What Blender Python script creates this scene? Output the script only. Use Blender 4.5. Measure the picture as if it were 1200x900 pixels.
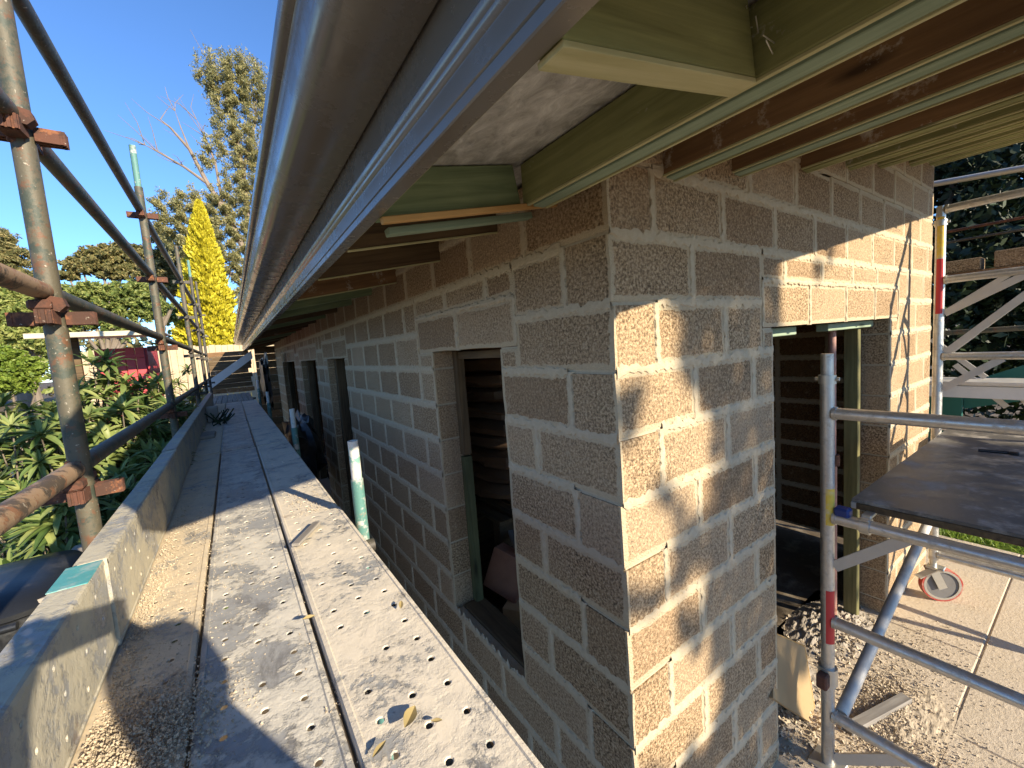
import bpy, bmesh, math, random
import numpy as np
from mathutils import Vector, Matrix, noise as mnoise

rnd = random.Random(7)
C = bpy.context.scene.collection
sc = bpy.context.scene
for o in list(bpy.data.objects):
    bpy.data.objects.remove(o)

# ------------------------------------------------------------------ camera
YAW, PITCH, ROLL = 0.59375631, -0.09348458, 0.07324327
FPX = 483.954906                                   # focal length for a 1200 px wide picture
_f = Vector((math.sin(YAW)*math.cos(PITCH), math.cos(YAW)*math.cos(PITCH), math.sin(PITCH)))
_r0 = Vector((math.cos(YAW), -math.sin(YAW), 0)); _d0 = _f.cross(_r0)
_r = math.cos(ROLL)*_r0 + math.sin(ROLL)*_d0
_d = -math.sin(ROLL)*_r0 + math.cos(ROLL)*_d0
cam_data = bpy.data.cameras.new('camera'); cam = bpy.data.objects.new('camera', cam_data); C.objects.link(cam)
cam_data.sensor_width = 36; cam_data.lens = FPX/1200*36
cam_data.clip_start = 0.02; cam_data.clip_end = 2000
cam.matrix_world = Matrix(((_r.x, -_d.x, -_f.x, 0), (_r.y, -_d.y, -_f.y, 0), (_r.z, -_d.z, -_f.z, 0), (0, 0, 0, 1)))
sc.camera = cam

# ------------------------------------------------------------------ sky and sun
SUN_AZ, SUN_EL = math.radians(17), math.radians(22)
SUN = Vector((math.sin(SUN_AZ)*math.cos(SUN_EL), -math.cos(SUN_AZ)*math.cos(SUN_EL), math.sin(SUN_EL)))
w = bpy.data.worlds.new('World'); sc.world = w; w.use_nodes = True
nt = w.node_tree
sky = nt.nodes.new('ShaderNodeTexSky'); sky.sky_type = 'NISHITA'; sky.sun_disc = False
sky.sun_elevation = SUN_EL; sky.sun_rotation = math.pi - SUN_AZ
sky.air_density = 0.85; sky.dust_density = 0.0; sky.ozone_density = 7.0
bg = nt.nodes['Background']; bg.inputs['Strength'].default_value = 0.13
nt.links.new(sky.outputs[0], bg.inputs['Color'])
sd = bpy.data.lights.new('sun', 'SUN'); sd.energy = 4.6; sd.angle = math.radians(0.5); sd.color = (1.0, 0.87, 0.66)
so = bpy.data.objects.new('sun', sd); C.objects.link(so); so.location = (6, -20, 12)
so.rotation_euler = SUN.to_track_quat('Z', 'Y').to_euler()
sc.view_settings.view_transform = 'Standard'; sc.view_settings.look = 'None'
sc.view_settings.exposure = 1.2; sc.view_settings.gamma = 1; sc.view_settings.use_curve_mapping = False
sc.cycles.max_bounces = 10; sc.cycles.diffuse_bounces = 6

# ------------------------------------------------------------------ helpers
def ray(px, py):
    return _r*((px-600)/FPX) + _d*((py-450)/FPX) + _f
def at(px, py, axis, val):
    v = ray(px, py); return v*(val/v[axis])

class MB:
    def __init__(s): s.v = []; s.f = []
    def add(s, vs, fs):
        n = len(s.v); s.v += [tuple(q) for q in vs]; s.f += [tuple(i+n for i in q) for q in fs]
        return s
    def box(s, x0, x1, y0, y1, z0, z1):
        return s.add([(x0,y0,z0),(x1,y0,z0),(x1,y1,z0),(x0,y1,z0),(x0,y0,z1),(x1,y0,z1),(x1,y1,z1),(x0,y1,z1)],
              [(0,3,2,1),(4,5,6,7),(0,1,5,4),(1,2,6,5),(2,3,7,6),(3,0,4,7)])
    def cbox(s, x0, x1, y0, y1, z0, z1, c=.003):
        """box with chamfered edges"""
        c = min(c, (x1-x0)*.4, (y1-y0)*.4, (z1-z0)*.4)
        vs = []
        for sx in (0,1):
            for sy in (0,1):
                for sz in (0,1):
                    X = (x0,x1)[sx]; Y = (y0,y1)[sy]; Z = (z0,z1)[sz]
                    dx = c if sx == 0 else -c; dy = c if sy == 0 else -c; dz = c if sz == 0 else -c
                    vs += [(X, Y+dy, Z+dz), (X+dx, Y, Z+dz), (X+dx, Y+dy, Z)]
        bm = bmesh.new()
        bv = [bm.verts.new(q) for q in vs]
        r = bmesh.ops.convex_hull(bm, input=bv)
        bm.verts.index_update()
        fs = [tuple(q.index for q in f.verts) for f in bm.faces]
        out = [tuple(q.co) for q in bm.verts]; bm.free()
        return s.add(out, fs)
    def tube(s, p0, p1, r, seg=12, caps=True, r1=None):
        p0 = Vector(p0); p1 = Vector(p1); a = (p1-p0).normalized()
        u = a.orthogonal().normalized(); w_ = a.cross(u); r1 = r if r1 is None else r1
        vs = []
        for p, rr in ((p0, r), (p1, r1)):
            for i in range(seg):
                t = 2*math.pi*i/seg; vs.append(p+(u*math.cos(t)+w_*math.sin(t))*rr)
        fs = [(i, (i+1) % seg, seg+(i+1) % seg, seg+i) for i in range(seg)]
        if caps: fs += [tuple(range(seg))[::-1], tuple(range(seg, 2*seg))]
        return s.add(vs, fs)
    def path(s, pts, rs, seg=8):
        pts = [Vector(p) for p in pts]; vs = []; fs = []
        u = None
        for i, p in enumerate(pts):
            a = (pts[min(i+1, len(pts)-1)]-pts[max(i-1, 0)]).normalized()
            u = a.orthogonal().normalized() if u is None else (u-a*u.dot(a)).normalized()
            w_ = a.cross(u)
            for k in range(seg):
                t = 2*math.pi*k/seg; vs.append(p+(u*math.cos(t)+w_*math.sin(t))*rs[i])
        for i in range(len(pts)-1):
            for k in range(seg):
                fs.append((i*seg+k, i*seg+(k+1) % seg, (i+1)*seg+(k+1) % seg, (i+1)*seg+k))
        fs += [tuple(range(seg))[::-1], tuple(range((len(pts)-1)*seg, len(pts)*seg))]
        return s.add(vs, fs)
    def ring(s, p0, p1, ro, ri, seg=16):
        p0 = Vector(p0); p1 = Vector(p1); a = (p1-p0).normalized(); u = a.orthogonal().normalized(); w_ = a.cross(u)
        vs = []
        for p, rr in ((p0, ro), (p1, ro), (p1, ri), (p0, ri)):
            for i in range(seg):
                t = 2*math.pi*i/seg; vs.append(p+(u*math.cos(t)+w_*math.sin(t))*rr)
        fs = []
        for k in range(4):
            for i in range(seg):
                fs.append((k*seg+i, k*seg+(i+1) % seg, ((k+1) % 4)*seg+(i+1) % seg, ((k+1) % 4)*seg+i))
        return s.add(vs, fs)
    def bar(s, p0, p1, wd, th, up=(0,0,1)):
        """flat bar from p0 to p1, wd along 'up'-ish, th across"""
        p0 = Vector(p0); p1 = Vector(p1); a = (p1-p0).normalized(); upv = Vector(up)
        n = a.cross(upv).normalized(); u = n.cross(a).normalized()
        vs = []
        for p in (p0, p1):
            for su, sn in ((-1,-1),(1,-1),(1,1),(-1,1)):
                vs.append(p+u*su*wd/2+n*sn*th/2)
        return s.add(vs, [(0,1,2,3),(7,6,5,4),(0,4,5,1),(1,5,6,2),(2,6,7,3),(3,7,4,0)])
    def mesh(s, name):
        m = bpy.data.meshes.new(name); m.from_pydata(s.v, [], s.f); m.update(); return m

def link(name, mesh, mat, parent=None, loc=(0,0,0), smooth=False, **props):
    o = bpy.data.objects.new(name, mesh); C.objects.link(o)
    if mat is not None and not mesh.materials: mesh.materials.append(mat)
    if smooth:
        mesh.polygons.foreach_set('use_smooth', [True]*len(mesh.polygons))
        mesh.set_sharp_from_angle(angle=math.radians(40))
    o.location = loc
    if parent is not None:
        o.parent = parent
        pl = parent
        base = Vector((0,0,0))
        while pl is not None: base += pl.location; pl = pl.parent
        o.location = Vector(loc)-base            # loc is given in world space
    for k, v in props.items(): o[k] = v
    return o
def put(name, mb, mat, parent=None, smooth=False, origin=None, **props):
    """mesh given in world coordinates; its origin goes to its centre"""
    vs = np.array(mb.v); 
    org = Vector(vs.mean(0)) if origin is None else Vector(origin)
    mb.v = [tuple(q) for q in (vs-np.array(org))]
    return link(name, mb.mesh(name), mat, parent, org, smooth, **props)
def tag(o, label, cat, group=None, kind=None):
    if label: o['label'] = label
    if cat: o['category'] = cat
    if group: o['group'] = group
    if kind: o['kind'] = kind
    return o
def thing(name, loc, label, cat, group=None):
    o = bpy.data.objects.new(name, None); C.objects.link(o); o.location = loc; o.empty_display_size = .1
    return tag(o, label, cat, group)
def timber(name, p0, p1, wd, ht, mat, parent=None, c=.003, roll=0, **props):
    """board whose grain runs along local X; p0, p1 are the middle of its lower face"""
    p0 = Vector(p0); p1 = Vector(p1); L = (p1-p0).length; a = (p1-p0).normalized()
    up = Vector((0,0,1)); n = up.cross(a).normalized(); u = a.cross(n).normalized()
    if roll:
        q = Matrix.Rotation(roll, 3, a); n = q @ n; u = q @ u
    mb = MB().cbox(-L/2, L/2, -wd/2, wd/2, 0, ht, c)
    o = link(name, mb.mesh(name), mat, parent, (p0+p1)/2, **props)
    R3 = Matrix((a, n, u)).transposed()
    o.rotation_euler = R3.to_euler()
    return o

# ------------------------------------------------------------------ materials
class N:
    """small node-writing helper"""
    def __init__(s, name):
        s.m = bpy.data.materials.new(name); s.m.use_nodes = True; s.t = s.m.node_tree
        s.b = s.t.nodes['Principled BSDF']; s.out = s.t.nodes['Material Output']
    def n(s, typ, **kw):
        q = s.t.nodes.new('ShaderNode'+typ)
        for k, v in kw.items(): setattr(q, k, v)
        return q
    def l(s, a, b): s.t.links.new(a, b)
    def setin(s, sock, v):
        if hasattr(v, 'is_linked') or isinstance(v, bpy.types.NodeSocket): s.l(v, sock)
        else: sock.default_value = v
    def pos(s): return s.n('NewGeometry').outputs['Position']
    def obj(s): return s.n('TexCoord').outputs['Object']
    def orand(s): return s.n('ObjectInfo').outputs['Random']
    def island(s): return s.n('NewGeometry').outputs['Random Per Island']
    def map(s, v, scale=(1,1,1), loc=(0,0,0)):
        q = s.n('Mapping'); s.l(v, q.inputs['Vector']); q.inputs['Scale'].default_value = scale; q.inputs['Location'].default_value = loc
        return q.outputs[0]
    def noise(s, v, scale, detail=4, rough=.55, dist=0):
        q = s.n('TexNoise'); s.l(v, q.inputs['Vector']); q.inputs['Scale'].default_value = scale
        q.inputs['Detail'].default_value = detail; q.inputs['Roughness'].default_value = rough; q.inputs['Distortion'].default_value = dist
        return q.outputs['Fac']
    def vor(s, v, scale, out='Distance', feature='F1'):
        q = s.n('TexVoronoi', feature=feature); s.l(v, q.inputs['Vector']); q.inputs['Scale'].default_value = scale
        return q.outputs[out]
    def ramp(s, f, stops, interp='LINEAR'):
        q = s.n('ValToRGB'); s.l(f, q.inputs['Fac']); e = q.color_ramp; e.interpolation = interp
        while len(e.elements) < len(stops): e.elements.new(.5)
        for el, (p, c) in zip(e.elements, stops):
            el.position = p; el.color = (c[0], c[1], c[2], 1) if isinstance(c, (tuple, list)) else (c, c, c, 1)
        return q.outputs['Color']
    def mix(s, f, a, b, mode='MIX'):
        q = s.n('Mix', data_type='RGBA', blend_type=mode)
        s.setin(q.inputs['Factor'], f)
        for k, v in ((6, a), (7, b)):
            if isinstance(v, (tuple, list)): q.inputs[k].default_value = (v[0], v[1], v[2], 1)
            else: s.l(v, q.inputs[k])
        return q.outputs[2]
    def math(s, op, a, b=0.0, clamp=False):
        q = s.n('Math', operation=op, use_clamp=clamp); s.setin(q.inputs[0], a); s.setin(q.inputs[1], b); return q.outputs[0]
    def bump(s, h, strength=.5, dist=.005, prev=None):
        q = s.n('Bump'); s.l(h, q.inputs['Height']); q.inputs['Strength'].default_value = strength; q.inputs['Distance'].default_value = dist
        if prev is not None: s.l(prev, q.inputs['Normal'])
        return q.outputs[0]
    def fin(s, col=None, rough=.7, normal=None, metal=0.0, spec=.5):
        if col is not None:
            if isinstance(col, (tuple, list)): s.b.inputs['Base Color'].default_value = (col[0], col[1], col[2], 1)
            else: s.l(col, s.b.inputs['Base Color'])
        s.setin(s.b.inputs['Roughness'], rough); s.setin(s.b.inputs['Metallic'], metal)
        s.b.inputs['Specular IOR Level'].default_value = spec
        if normal is not None: s.l(normal, s.b.inputs['Normal'])
        return s.m

def m_block(name, tint=(1,1,1)):
    k = N(name); p = k.pos()
    g = k.noise(p, 105, 4, .75); v = k.vor(p, 150)
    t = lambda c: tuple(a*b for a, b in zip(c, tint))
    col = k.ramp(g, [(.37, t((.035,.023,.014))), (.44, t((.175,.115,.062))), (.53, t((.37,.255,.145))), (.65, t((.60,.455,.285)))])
    big = k.noise(p, 3.5, 3)
    col = k.mix(k.math('MULTIPLY', k.ramp(big, [(.35, 0), (.7, 1)]), .35), col, t((.44,.315,.195)))
    col = k.mix(k.math('MULTIPLY', k.ramp(k.orand(), [(.5, 0), (1, 1)]), .35), col, t((.50,.37,.24)))
    col = k.mix(k.math('MULTIPLY', k.ramp(k.orand(), [(0, 1), (.5, 0)]), .5), col, t((.24,.15,.085)))
    sm = k.noise(p, 22, 6, .7)                       # mortar wiped over the face here and there
    sm2 = k.math('MULTIPLY', k.ramp(sm, [(.57, 0), (.72, 1)]), .5)
    ed = k.n('Attribute', attribute_name='edge').outputs['Fac']
    es = k.math('MULTIPLY', k.ramp(k.math('ADD', ed, k.math('MULTIPLY', k.noise(p, 40, 5, .75), 1.0)), [(.96, 0), (1.26, 1)]), .85)
    col = k.mix(k.math('MAXIMUM', sm2, es), col, (.50,.405,.27))
    nb = k.bump(g, .9, .006); nb = k.bump(v, .5, .004, nb)
    return k.fin(col, .93, nb, spec=.2)
def m_mortar(name, a=(.38,.305,.20), b=(.57,.475,.335)):
    k = N(name); p = k.pos(); g = k.noise(p, 45, 6, .7); f = k.noise(p, 240, 2)
    col = k.mix(k.noise(p, 5, 3), k.ramp(g, [(.3, a), (.7, b)]), (.48,.395,.275))
    nb = k.bump(g, .7, .008); nb = k.bump(f, .5, .002, nb)
    return k.fin(col, .92, nb, spec=.2)
def m_wood(name, dark, light, stain=None, stain_amt=.0, scale=1.0, rough=.75):
    k = N(name); o = k.obj(); r = k.orand()
    ofs = k.n('VectorMath', operation='ADD'); k.l(o, ofs.inputs[0])
    cx = k.n('CombineXYZ'); k.l(k.math('MULTIPLY', r, 37), cx.inputs[0]); k.l(k.math('MULTIPLY', r, 11), cx.inputs[1]); k.l(cx.outputs[0], ofs.inputs[1])
    p = k.map(ofs.outputs[0], (1.6*scale, 26*scale, 26*scale))
    g = k.noise(p, 1.6, 5, .6, .6); fine = k.noise(k.map(ofs.outputs[0], (6, 260, 260)), 1, 3)
    col = k.ramp(g, [(.28, dark), (.68, light)])
    col = k.mix(k.math('MULTIPLY', fine, .35), col, dark)
    kn = k.vor(k.map(ofs.outputs[0], (2.2, 9, 9)), 1.0)
    col = k.mix(k.ramp(kn, [(.05, 1), (.16, 0)]), col, tuple(c*.45 for c in dark))
    if stain is not None:
        sn = k.noise(k.map(k.pos(), (1,1,1)), 9, 6, .75)
        col = k.mix(k.ramp(sn, [(.64-stain_amt*.12, 0), (.70, .8)]), col, stain)
    blot = k.noise(k.pos(), 4, 3); col = k.mix(k.math('MULTIPLY', k.ramp(blot, [(.4, 0), (.75, 1)]), .4), col, tuple(c*.6 for c in dark))
    nb = k.bump(fine, .25, .002); nb = k.bump(g, .2, .003, nb)
    return k.fin(col, rough, nb, spec=.3)
def m_plain(name, col, rough=.6, var=.25, scale=20, bump=.15, metal=0.0, dirt=None, dirt_amt=.6, spec=.5, bscale=60):
    k = N(name); p = k.pos(); g = k.noise(p, scale, 5, .6)
    c = k.mix(k.math('MULTIPLY', k.ramp(g, [(.3, 0), (.7, 1)]), var), col, tuple(q*.45 for q in col))
    rr = rough
    if dirt is not None:
        d = k.noise(p, scale*.6+3, 7, .72)
        f = k.math('MULTIPLY', k.ramp(d, [(.5, 0), (.63, 1)]), dirt_amt)
        c = k.mix(f, c, dirt); rr = k.math('ADD', k.math('MULTIPLY', f, .8-rough), rough)
    nb = k.bump(k.noise(p, bscale, 4), bump, .003)
    return k.fin(c, rr, nb, metal, spec)
def m_tube(name, base, paint, rust, pa=.5, ru=.5, rough=.55, metal=.35):
    k = N(name); p = k.pos()
    a = k.noise(p, 14, 6, .7); b = k.noise(k.map(p, (1,1,1), (9,4,2)), 22, 6, .72); sp = k.noise(p, 90, 3, .6)
    col = k.mix(k.ramp(a, [(pa-.03, 1), (pa+.03, 0)]), base, paint)
    col = k.mix(k.ramp(b, [(ru, 0), (ru+.07, 1)]), col, rust)
    col = k.mix(k.ramp(sp, [(.66, 0), (.72, .8)]), col, (.5,.45,.36))
    col = k.mix(k.math('MULTIPLY', k.noise(p, 5, 4), .5), col, tuple(c*.5 for c in base))
    nb = k.bump(b, .5, .003); nb = k.bump(sp, .4, .002, nb)
    return k.fin(col, rough, nb, metal)
def m_leaf(name, a, b, c, trans=.25, rough=.5):
    k = N(name); r = k.island(); p = k.pos()
    f = k.math('ADD', k.math('MULTIPLY', r, .6), k.math('MULTIPLY', k.noise(p, 1.2, 3), .5))
    f = k.math('ADD', f, k.math('MULTIPLY', k.orand(), .12))
    col = k.ramp(f, [(.2, a), (.5, b), (.85, c)])
    m = k.fin(col, rough, None, spec=.35)
    tr = k.n('BsdfTranslucent'); k.l(col, tr.inputs['Color'])
    mx = k.n('MixShader'); mx.inputs[0].default_value = trans
    k.l(k.b.outputs[0], mx.inputs[1]); k.l(tr.outputs[0], mx.inputs[2]); k.l(mx.outputs[0], k.out.inputs['Surface'])
    return m
def m_plank(name, seed, dust_lo, dust_col=(.60,.50,.36), dark=.0):
    k = N(name); p = k.map(k.pos(), (1,1,1), (seed*3.1, seed*1.7, 0))
    st = k.mix(k.noise(p, 35, 5, .65), (.24,.235,.225), (.42,.41,.385))
    gr = k.noise(k.map(p, (2.2,.9,1)), 5.5, 7, .72, .4)
    col = k.mix(k.ramp(gr, [(.36, .7), (.47, 0)]), st, (.13,.12,.11))
    fine = k.noise(p, 48, 6, .75); d = k.noise(p, 7, 7, .7, .3)
    dd = k.math('ADD', k.math('MULTIPLY', d, .7), k.math('MULTIPLY', fine, .3))
    df = k.ramp(dd, [(dust_lo, 0), (dust_lo+.045, .75), (dust_lo+.14, 1)])
    dc = k.mix(k.noise(p, 26, 4), dust_col, tuple(c*1.28 for c in dust_col))
    col = k.mix(df, col, dc)
    rs = k.noise(k.map(p, (1,1,1), (5,5,5)), 4, 6, .7); col = k.mix(k.ramp(rs, [(.64, 0), (.72, .7)]), col, (.17,.085,.045))
    nb = k.bump(df, .55, .004); nb = k.bump(fine, .45, .003, nb)
    rough = k.math('ADD', k.math('MULTIPLY', df, .4), .5)
    return k.fin(col, rough, nb, 0.0, .4)

M = {}
M['block'] = m_block('concrete_block'); M['block_in'] = m_block('concrete_block_shaded', (.5,.38,.28))  # block_in: same blocks tinted darker, room shade put into the colour
M['mortar'] = m_mortar('mortar')
M['olive'] = m_wood('treated_pine_olive', (.17,.17,.065), (.34,.345,.145), (.55,.52,.42), .2)
M['green'] = m_wood('treated_pine_green', (.12,.165,.085), (.28,.345,.185))
M['teal'] = m_wood('treated_pine_teal', (.19,.25,.17), (.34,.41,.29))
M['cream'] = m_wood('pine_cream_edge', (.38,.35,.17), (.56,.52,.30))
M['brown'] = m_wood('hardwood_brown', (.13,.068,.03), (.29,.165,.075), (.6,.55,.46), .55)
M['stud'] = m_wood('stud_olive', (.10,.09,.035), (.22,.20,.085))
M['jamb'] = m_wood('jamb_dark_green', (.05,.055,.025), (.13,.14,.065))
M['darkwood'] = m_wood('aged_timber_dark', (.06,.038,.02), (.18,.12,.06))
M['pine'] = m_wood('pine_orange', (.42,.22,.07), (.62,.38,.15))
M['grey_wood'] = m_wood('weathered_timber', (.16,.14,.12), (.36,.33,.29))
M['pale_wood'] = m_wood('pale_timber', (.5,.42,.28), (.7,.62,.46))
k = N('gutter_paint'); p_ = k.pos()
M['gutter'] = k.fin(k.mix(k.math('MULTIPLY', k.noise(p_, 7, 5), .3), (.165,.147,.125), (.13,.115,.098)),
                    k.math('ADD', k.math('MULTIPLY', k.ramp(k.noise(p_, 9, 7, .7), [(.45, 0), (.7, 1)]), .22), .20), k.bump(k.noise(k.map(p_, (1,.15,1)), 30, 2), .02, .002), 0.0, .6)
k = N('insulation'); p_ = k.pos()
n1 = k.noise(k.map(p_, (1,.6,1)), 22, 6, .65, .5)
M['insul'] = k.fin(k.ramp(n1, [(.3, (.28,.265,.24)), (.5, (.47,.45,.42)), (.68, (.68,.66,.62))]), .8, k.bump(n1, .7, .02))
M['alu'] = m_plain('aluminium', (.62,.61,.58), .36, .3, 45, .15, .85, (.50,.46,.39), .75)
M['dusty_white'] = m_plain('aluminium_mortar_dusted', (.55,.52,.47), .6, .3, 14, .3, .2, (.68,.62,.52), .8)
M['alu_dull'] = m_plain('aluminium_dusty', (.58,.55,.5), .5, .2, 16, .2, .5, (.62,.56,.46), .7)
M['deck'] = m_plain('plywood_phenolic', (.115,.105,.09), .45, .3, 9, .2, 0, (.34,.31,.26), .8)
M['tube'] = m_tube('scaffold_tube', (.11,.095,.062), (.045,.06,.045), (.15,.065,.03), .47, .55, .62, .1)
M['tube_dark'] = m_tube('scaffold_tube_dark', (.06,.052,.042), (.085,.085,.065), (.10,.05,.03), .45, .56, .6, .1)
M['tube_rust'] = m_tube('scaffold_tube_rusty', (.33,.22,.13), (.05,.04,.03), (.26,.11,.05), .47, .55, .75, .0)
M['rust'] = m_tube('rust', (.115,.045,.026), (.06,.028,.018), (.26,.10,.04), .47, .55, .85, .0)
M['tube_green'] = m_tube('scaffold_tube_green', (.10,.24,.21), (.50,.50,.46), (.30,.26,.2), .42, .57, .6, 0)
M['tube_white'] = m_tube('scaffold_tube_white', (.66,.64,.58), (.10,.33,.28), (.28,.2,.13), .40, .62, .6, 0)
M['plank1'] = m_plank('steel_plank_sandy', 1, .40, (.56,.46,.32)); M['plank2'] = m_plank('steel_plank_grey', 2, .47, (.56,.515,.43)); M['plank3'] = m_plank('steel_plank_dusty', 3, .41, (.60,.525,.41))
M['toe'] = m_plank('toe_board_steel', 4, .45, (.46,.41,.30)); M['toe_paint'] = m_plain('toe_board_teal', (.10,.37,.36), .5, .3, 25, .3, 0, (.5,.48,.42), .5)
M['crumb'] = m_plain('mortar_crumb', (.56,.46,.33), .95, .5, 14, .6, 0, spec=.1)
M['crumb_grey'] = m_plain('rubble', (.40,.345,.28), .95, .6, 10, .7, 0, spec=.1)
M['concrete'] = m_mortar('patio_concrete', (.52,.42,.31), (.66,.56,.44))
M['red'] = m_plain('red_sticker', (.55,.03,.03), .5, .2); M['yellow'] = m_plain('yellow_sticker', (.75,.52,.06), .5, .3, 40, .1, 0, (.55,.5,.4), .5)
M['blue'] = m_plain('blue_plastic', (.012,.035,.17), .45, .3); M['black'] = m_plain('black_plastic', (.012,.013,.015), .38, .3, 6, .2, 0, (.1,.1,.1), .3)
M['rubber'] = m_plain('grey_rubber', (.16,.15,.14), .7, .3); M['wheel_red'] = m_plain('red_tyre', (.42,.055,.035), .65, .3, 20, .1, 0, (.5,.4,.3), .6)
M['zinc'] = m_plain('zinc_plate', (.6,.58,.52), .4, .2, 40, .1, .8)
M['board'] = m_plain('cream_board', (.34,.235,.12), .6, .12, 5, .05); M['board_edge'] = m_plain('board_edge', (.60,.36,.12), .8)
M['copper'] = m_tube('prop_pink', (.42,.22,.17), (.30,.16,.12), (.22,.10,.05), .45, .58, .6, 0)
M['bag'] = m_plain('paper_bag', (.17,.10,.055), .75, .5, 6, .4, 0, spec=.3)
M['brick'] = m_plain('red_brick', (.30,.13,.075), .9, .4, 12, .5); M['box'] = m_plain('cardboard', (.55,.36,.18), .85, .2)
M['teal_sheet'] = m_plain('teal_sheet', (.012,.13,.11), .55, .25, 4, .1)
M['red_metal'] = m_plain('red_shed_paint', (.55,.06,.07), .55, .3, 8, .1); M['roof_metal'] = m_plain('roof_sheet', (.3,.27,.23), .5)
M['white'] = m_plain('white_board', (.62,.6,.56), .6, .2, 8, .1); M['render'] = m_plain('cream_fence', (.52,.40,.26), .85, .3, 4, .3)
M['leaf_dry'] = m_leaf('dry_leaf', (.16,.10,.04), (.30,.22,.09), (.42,.34,.16), .15)
M['bark'] = m_plain('bark', (.20,.16,.12), .9, .5, 5, .7, bscale=14); M['bark_pale'] = m_plain('gum_bark', (.24,.19,.15), .85, .5, 3, .4, bscale=10)
M['euc'] = m_leaf('gum_leaf', (.09,.105,.045), (.23,.23,.095), (.48,.42,.19), .45)
M['pineleaf'] = m_leaf('pine_needle', (.07,.09,.035), (.19,.19,.075), (.40,.33,.14), .4)
M['gold'] = m_leaf('golden_conifer', (.26,.22,.012), (.52,.45,.025), (.70,.62,.06), .2)
M['bush'] = m_leaf('bush_leaf', (.05,.085,.02), (.17,.225,.055), (.40,.42,.13), .4)
M['lime'] = m_leaf('hedge_leaf', (.06,.10,.012), (.13,.20,.025), (.24,.31,.05), .3)
M['rhodo'] = m_leaf('long_leaf', (.04,.085,.02), (.125,.185,.05), (.31,.34,.11), .3, .45)
M['darkleaf'] = m_leaf('dark_leaf', (.008,.016,.008), (.018,.032,.014), (.04,.06,.024), .12)  # on the right-hand trees this near-black stands in for deep shade
M['grass'] = m_leaf('grass_blade', (.07,.13,.012), (.14,.24,.025), (.26,.34,.06), .3)
M['soil'] = m_plain('garden_soil', (.13,.10,.07), .95, .5, 1.5, .8, 0, (.34,.29,.22), .6, .1, 18)
M['cloth'] = m_plain('photographer_clothes', (.05,.06,.09), .9); M['skin'] = m_plain('skin', (.5,.3,.2), .6); M['hair'] = m_plain('hair', (.03,.02,.015), .7)

GZ = -2.0        # ground level below the camera
# ------------------------------------------------------------------ ground and sky setting
g = bpy.data.meshes.new('ground'); gv = []; gf = []
ng = 60
for i in range(ng+1):
    for j in range(ng+1):
        a = (i/ng*2-1); b = (j/ng*2-1)
        x = math.copysign(abs(a)**3*400, a); y = math.copysign(abs(b)**3*400, b)
        z = GZ-.03 + .05*mnoise.noise(Vector((x*.5, y*.5, 0)))*min(1, abs(x)/6)
        if x > .3: z = GZ-.03
        gv.append((x, y, z))
for i in range(ng):
    for j in range(ng):
        q = i*(ng+1)+j; gf.append((q, q+ng+1, q+ng+2, q+1))
g.from_pydata(gv, [], gf)
link('ground', g, M['soil'], kind='structure')

patio = thing('patio', (2.5, 0, GZ), None, None); patio['kind'] = 'structure'
for (x0, x1, y0, y1) in ((.93, 3.4, .394, .99), (3.406, 5.15, .394, .99), (.93, 2.65, -1.6, .388), (2.656, 5.15, -1.6, .388), (.93, 5.15, -4.2, -1.606)):
    put('slab', MB().cbox(x0, x1, y0, y1, GZ-.06, GZ, .006), M['concrete'], patio)
put('joint_filler', MB().box(.93, 5.15, -4.2, .99, GZ-.055, GZ-.006), M['concrete'], patio)
put('floor_slab', MB().box(1.0, 4.4, 1.0, 12.2, GZ-.05, GZ-.004), M['soil'], kind='structure')  # dark soil colour instead of pale concrete, to dim the room

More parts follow.
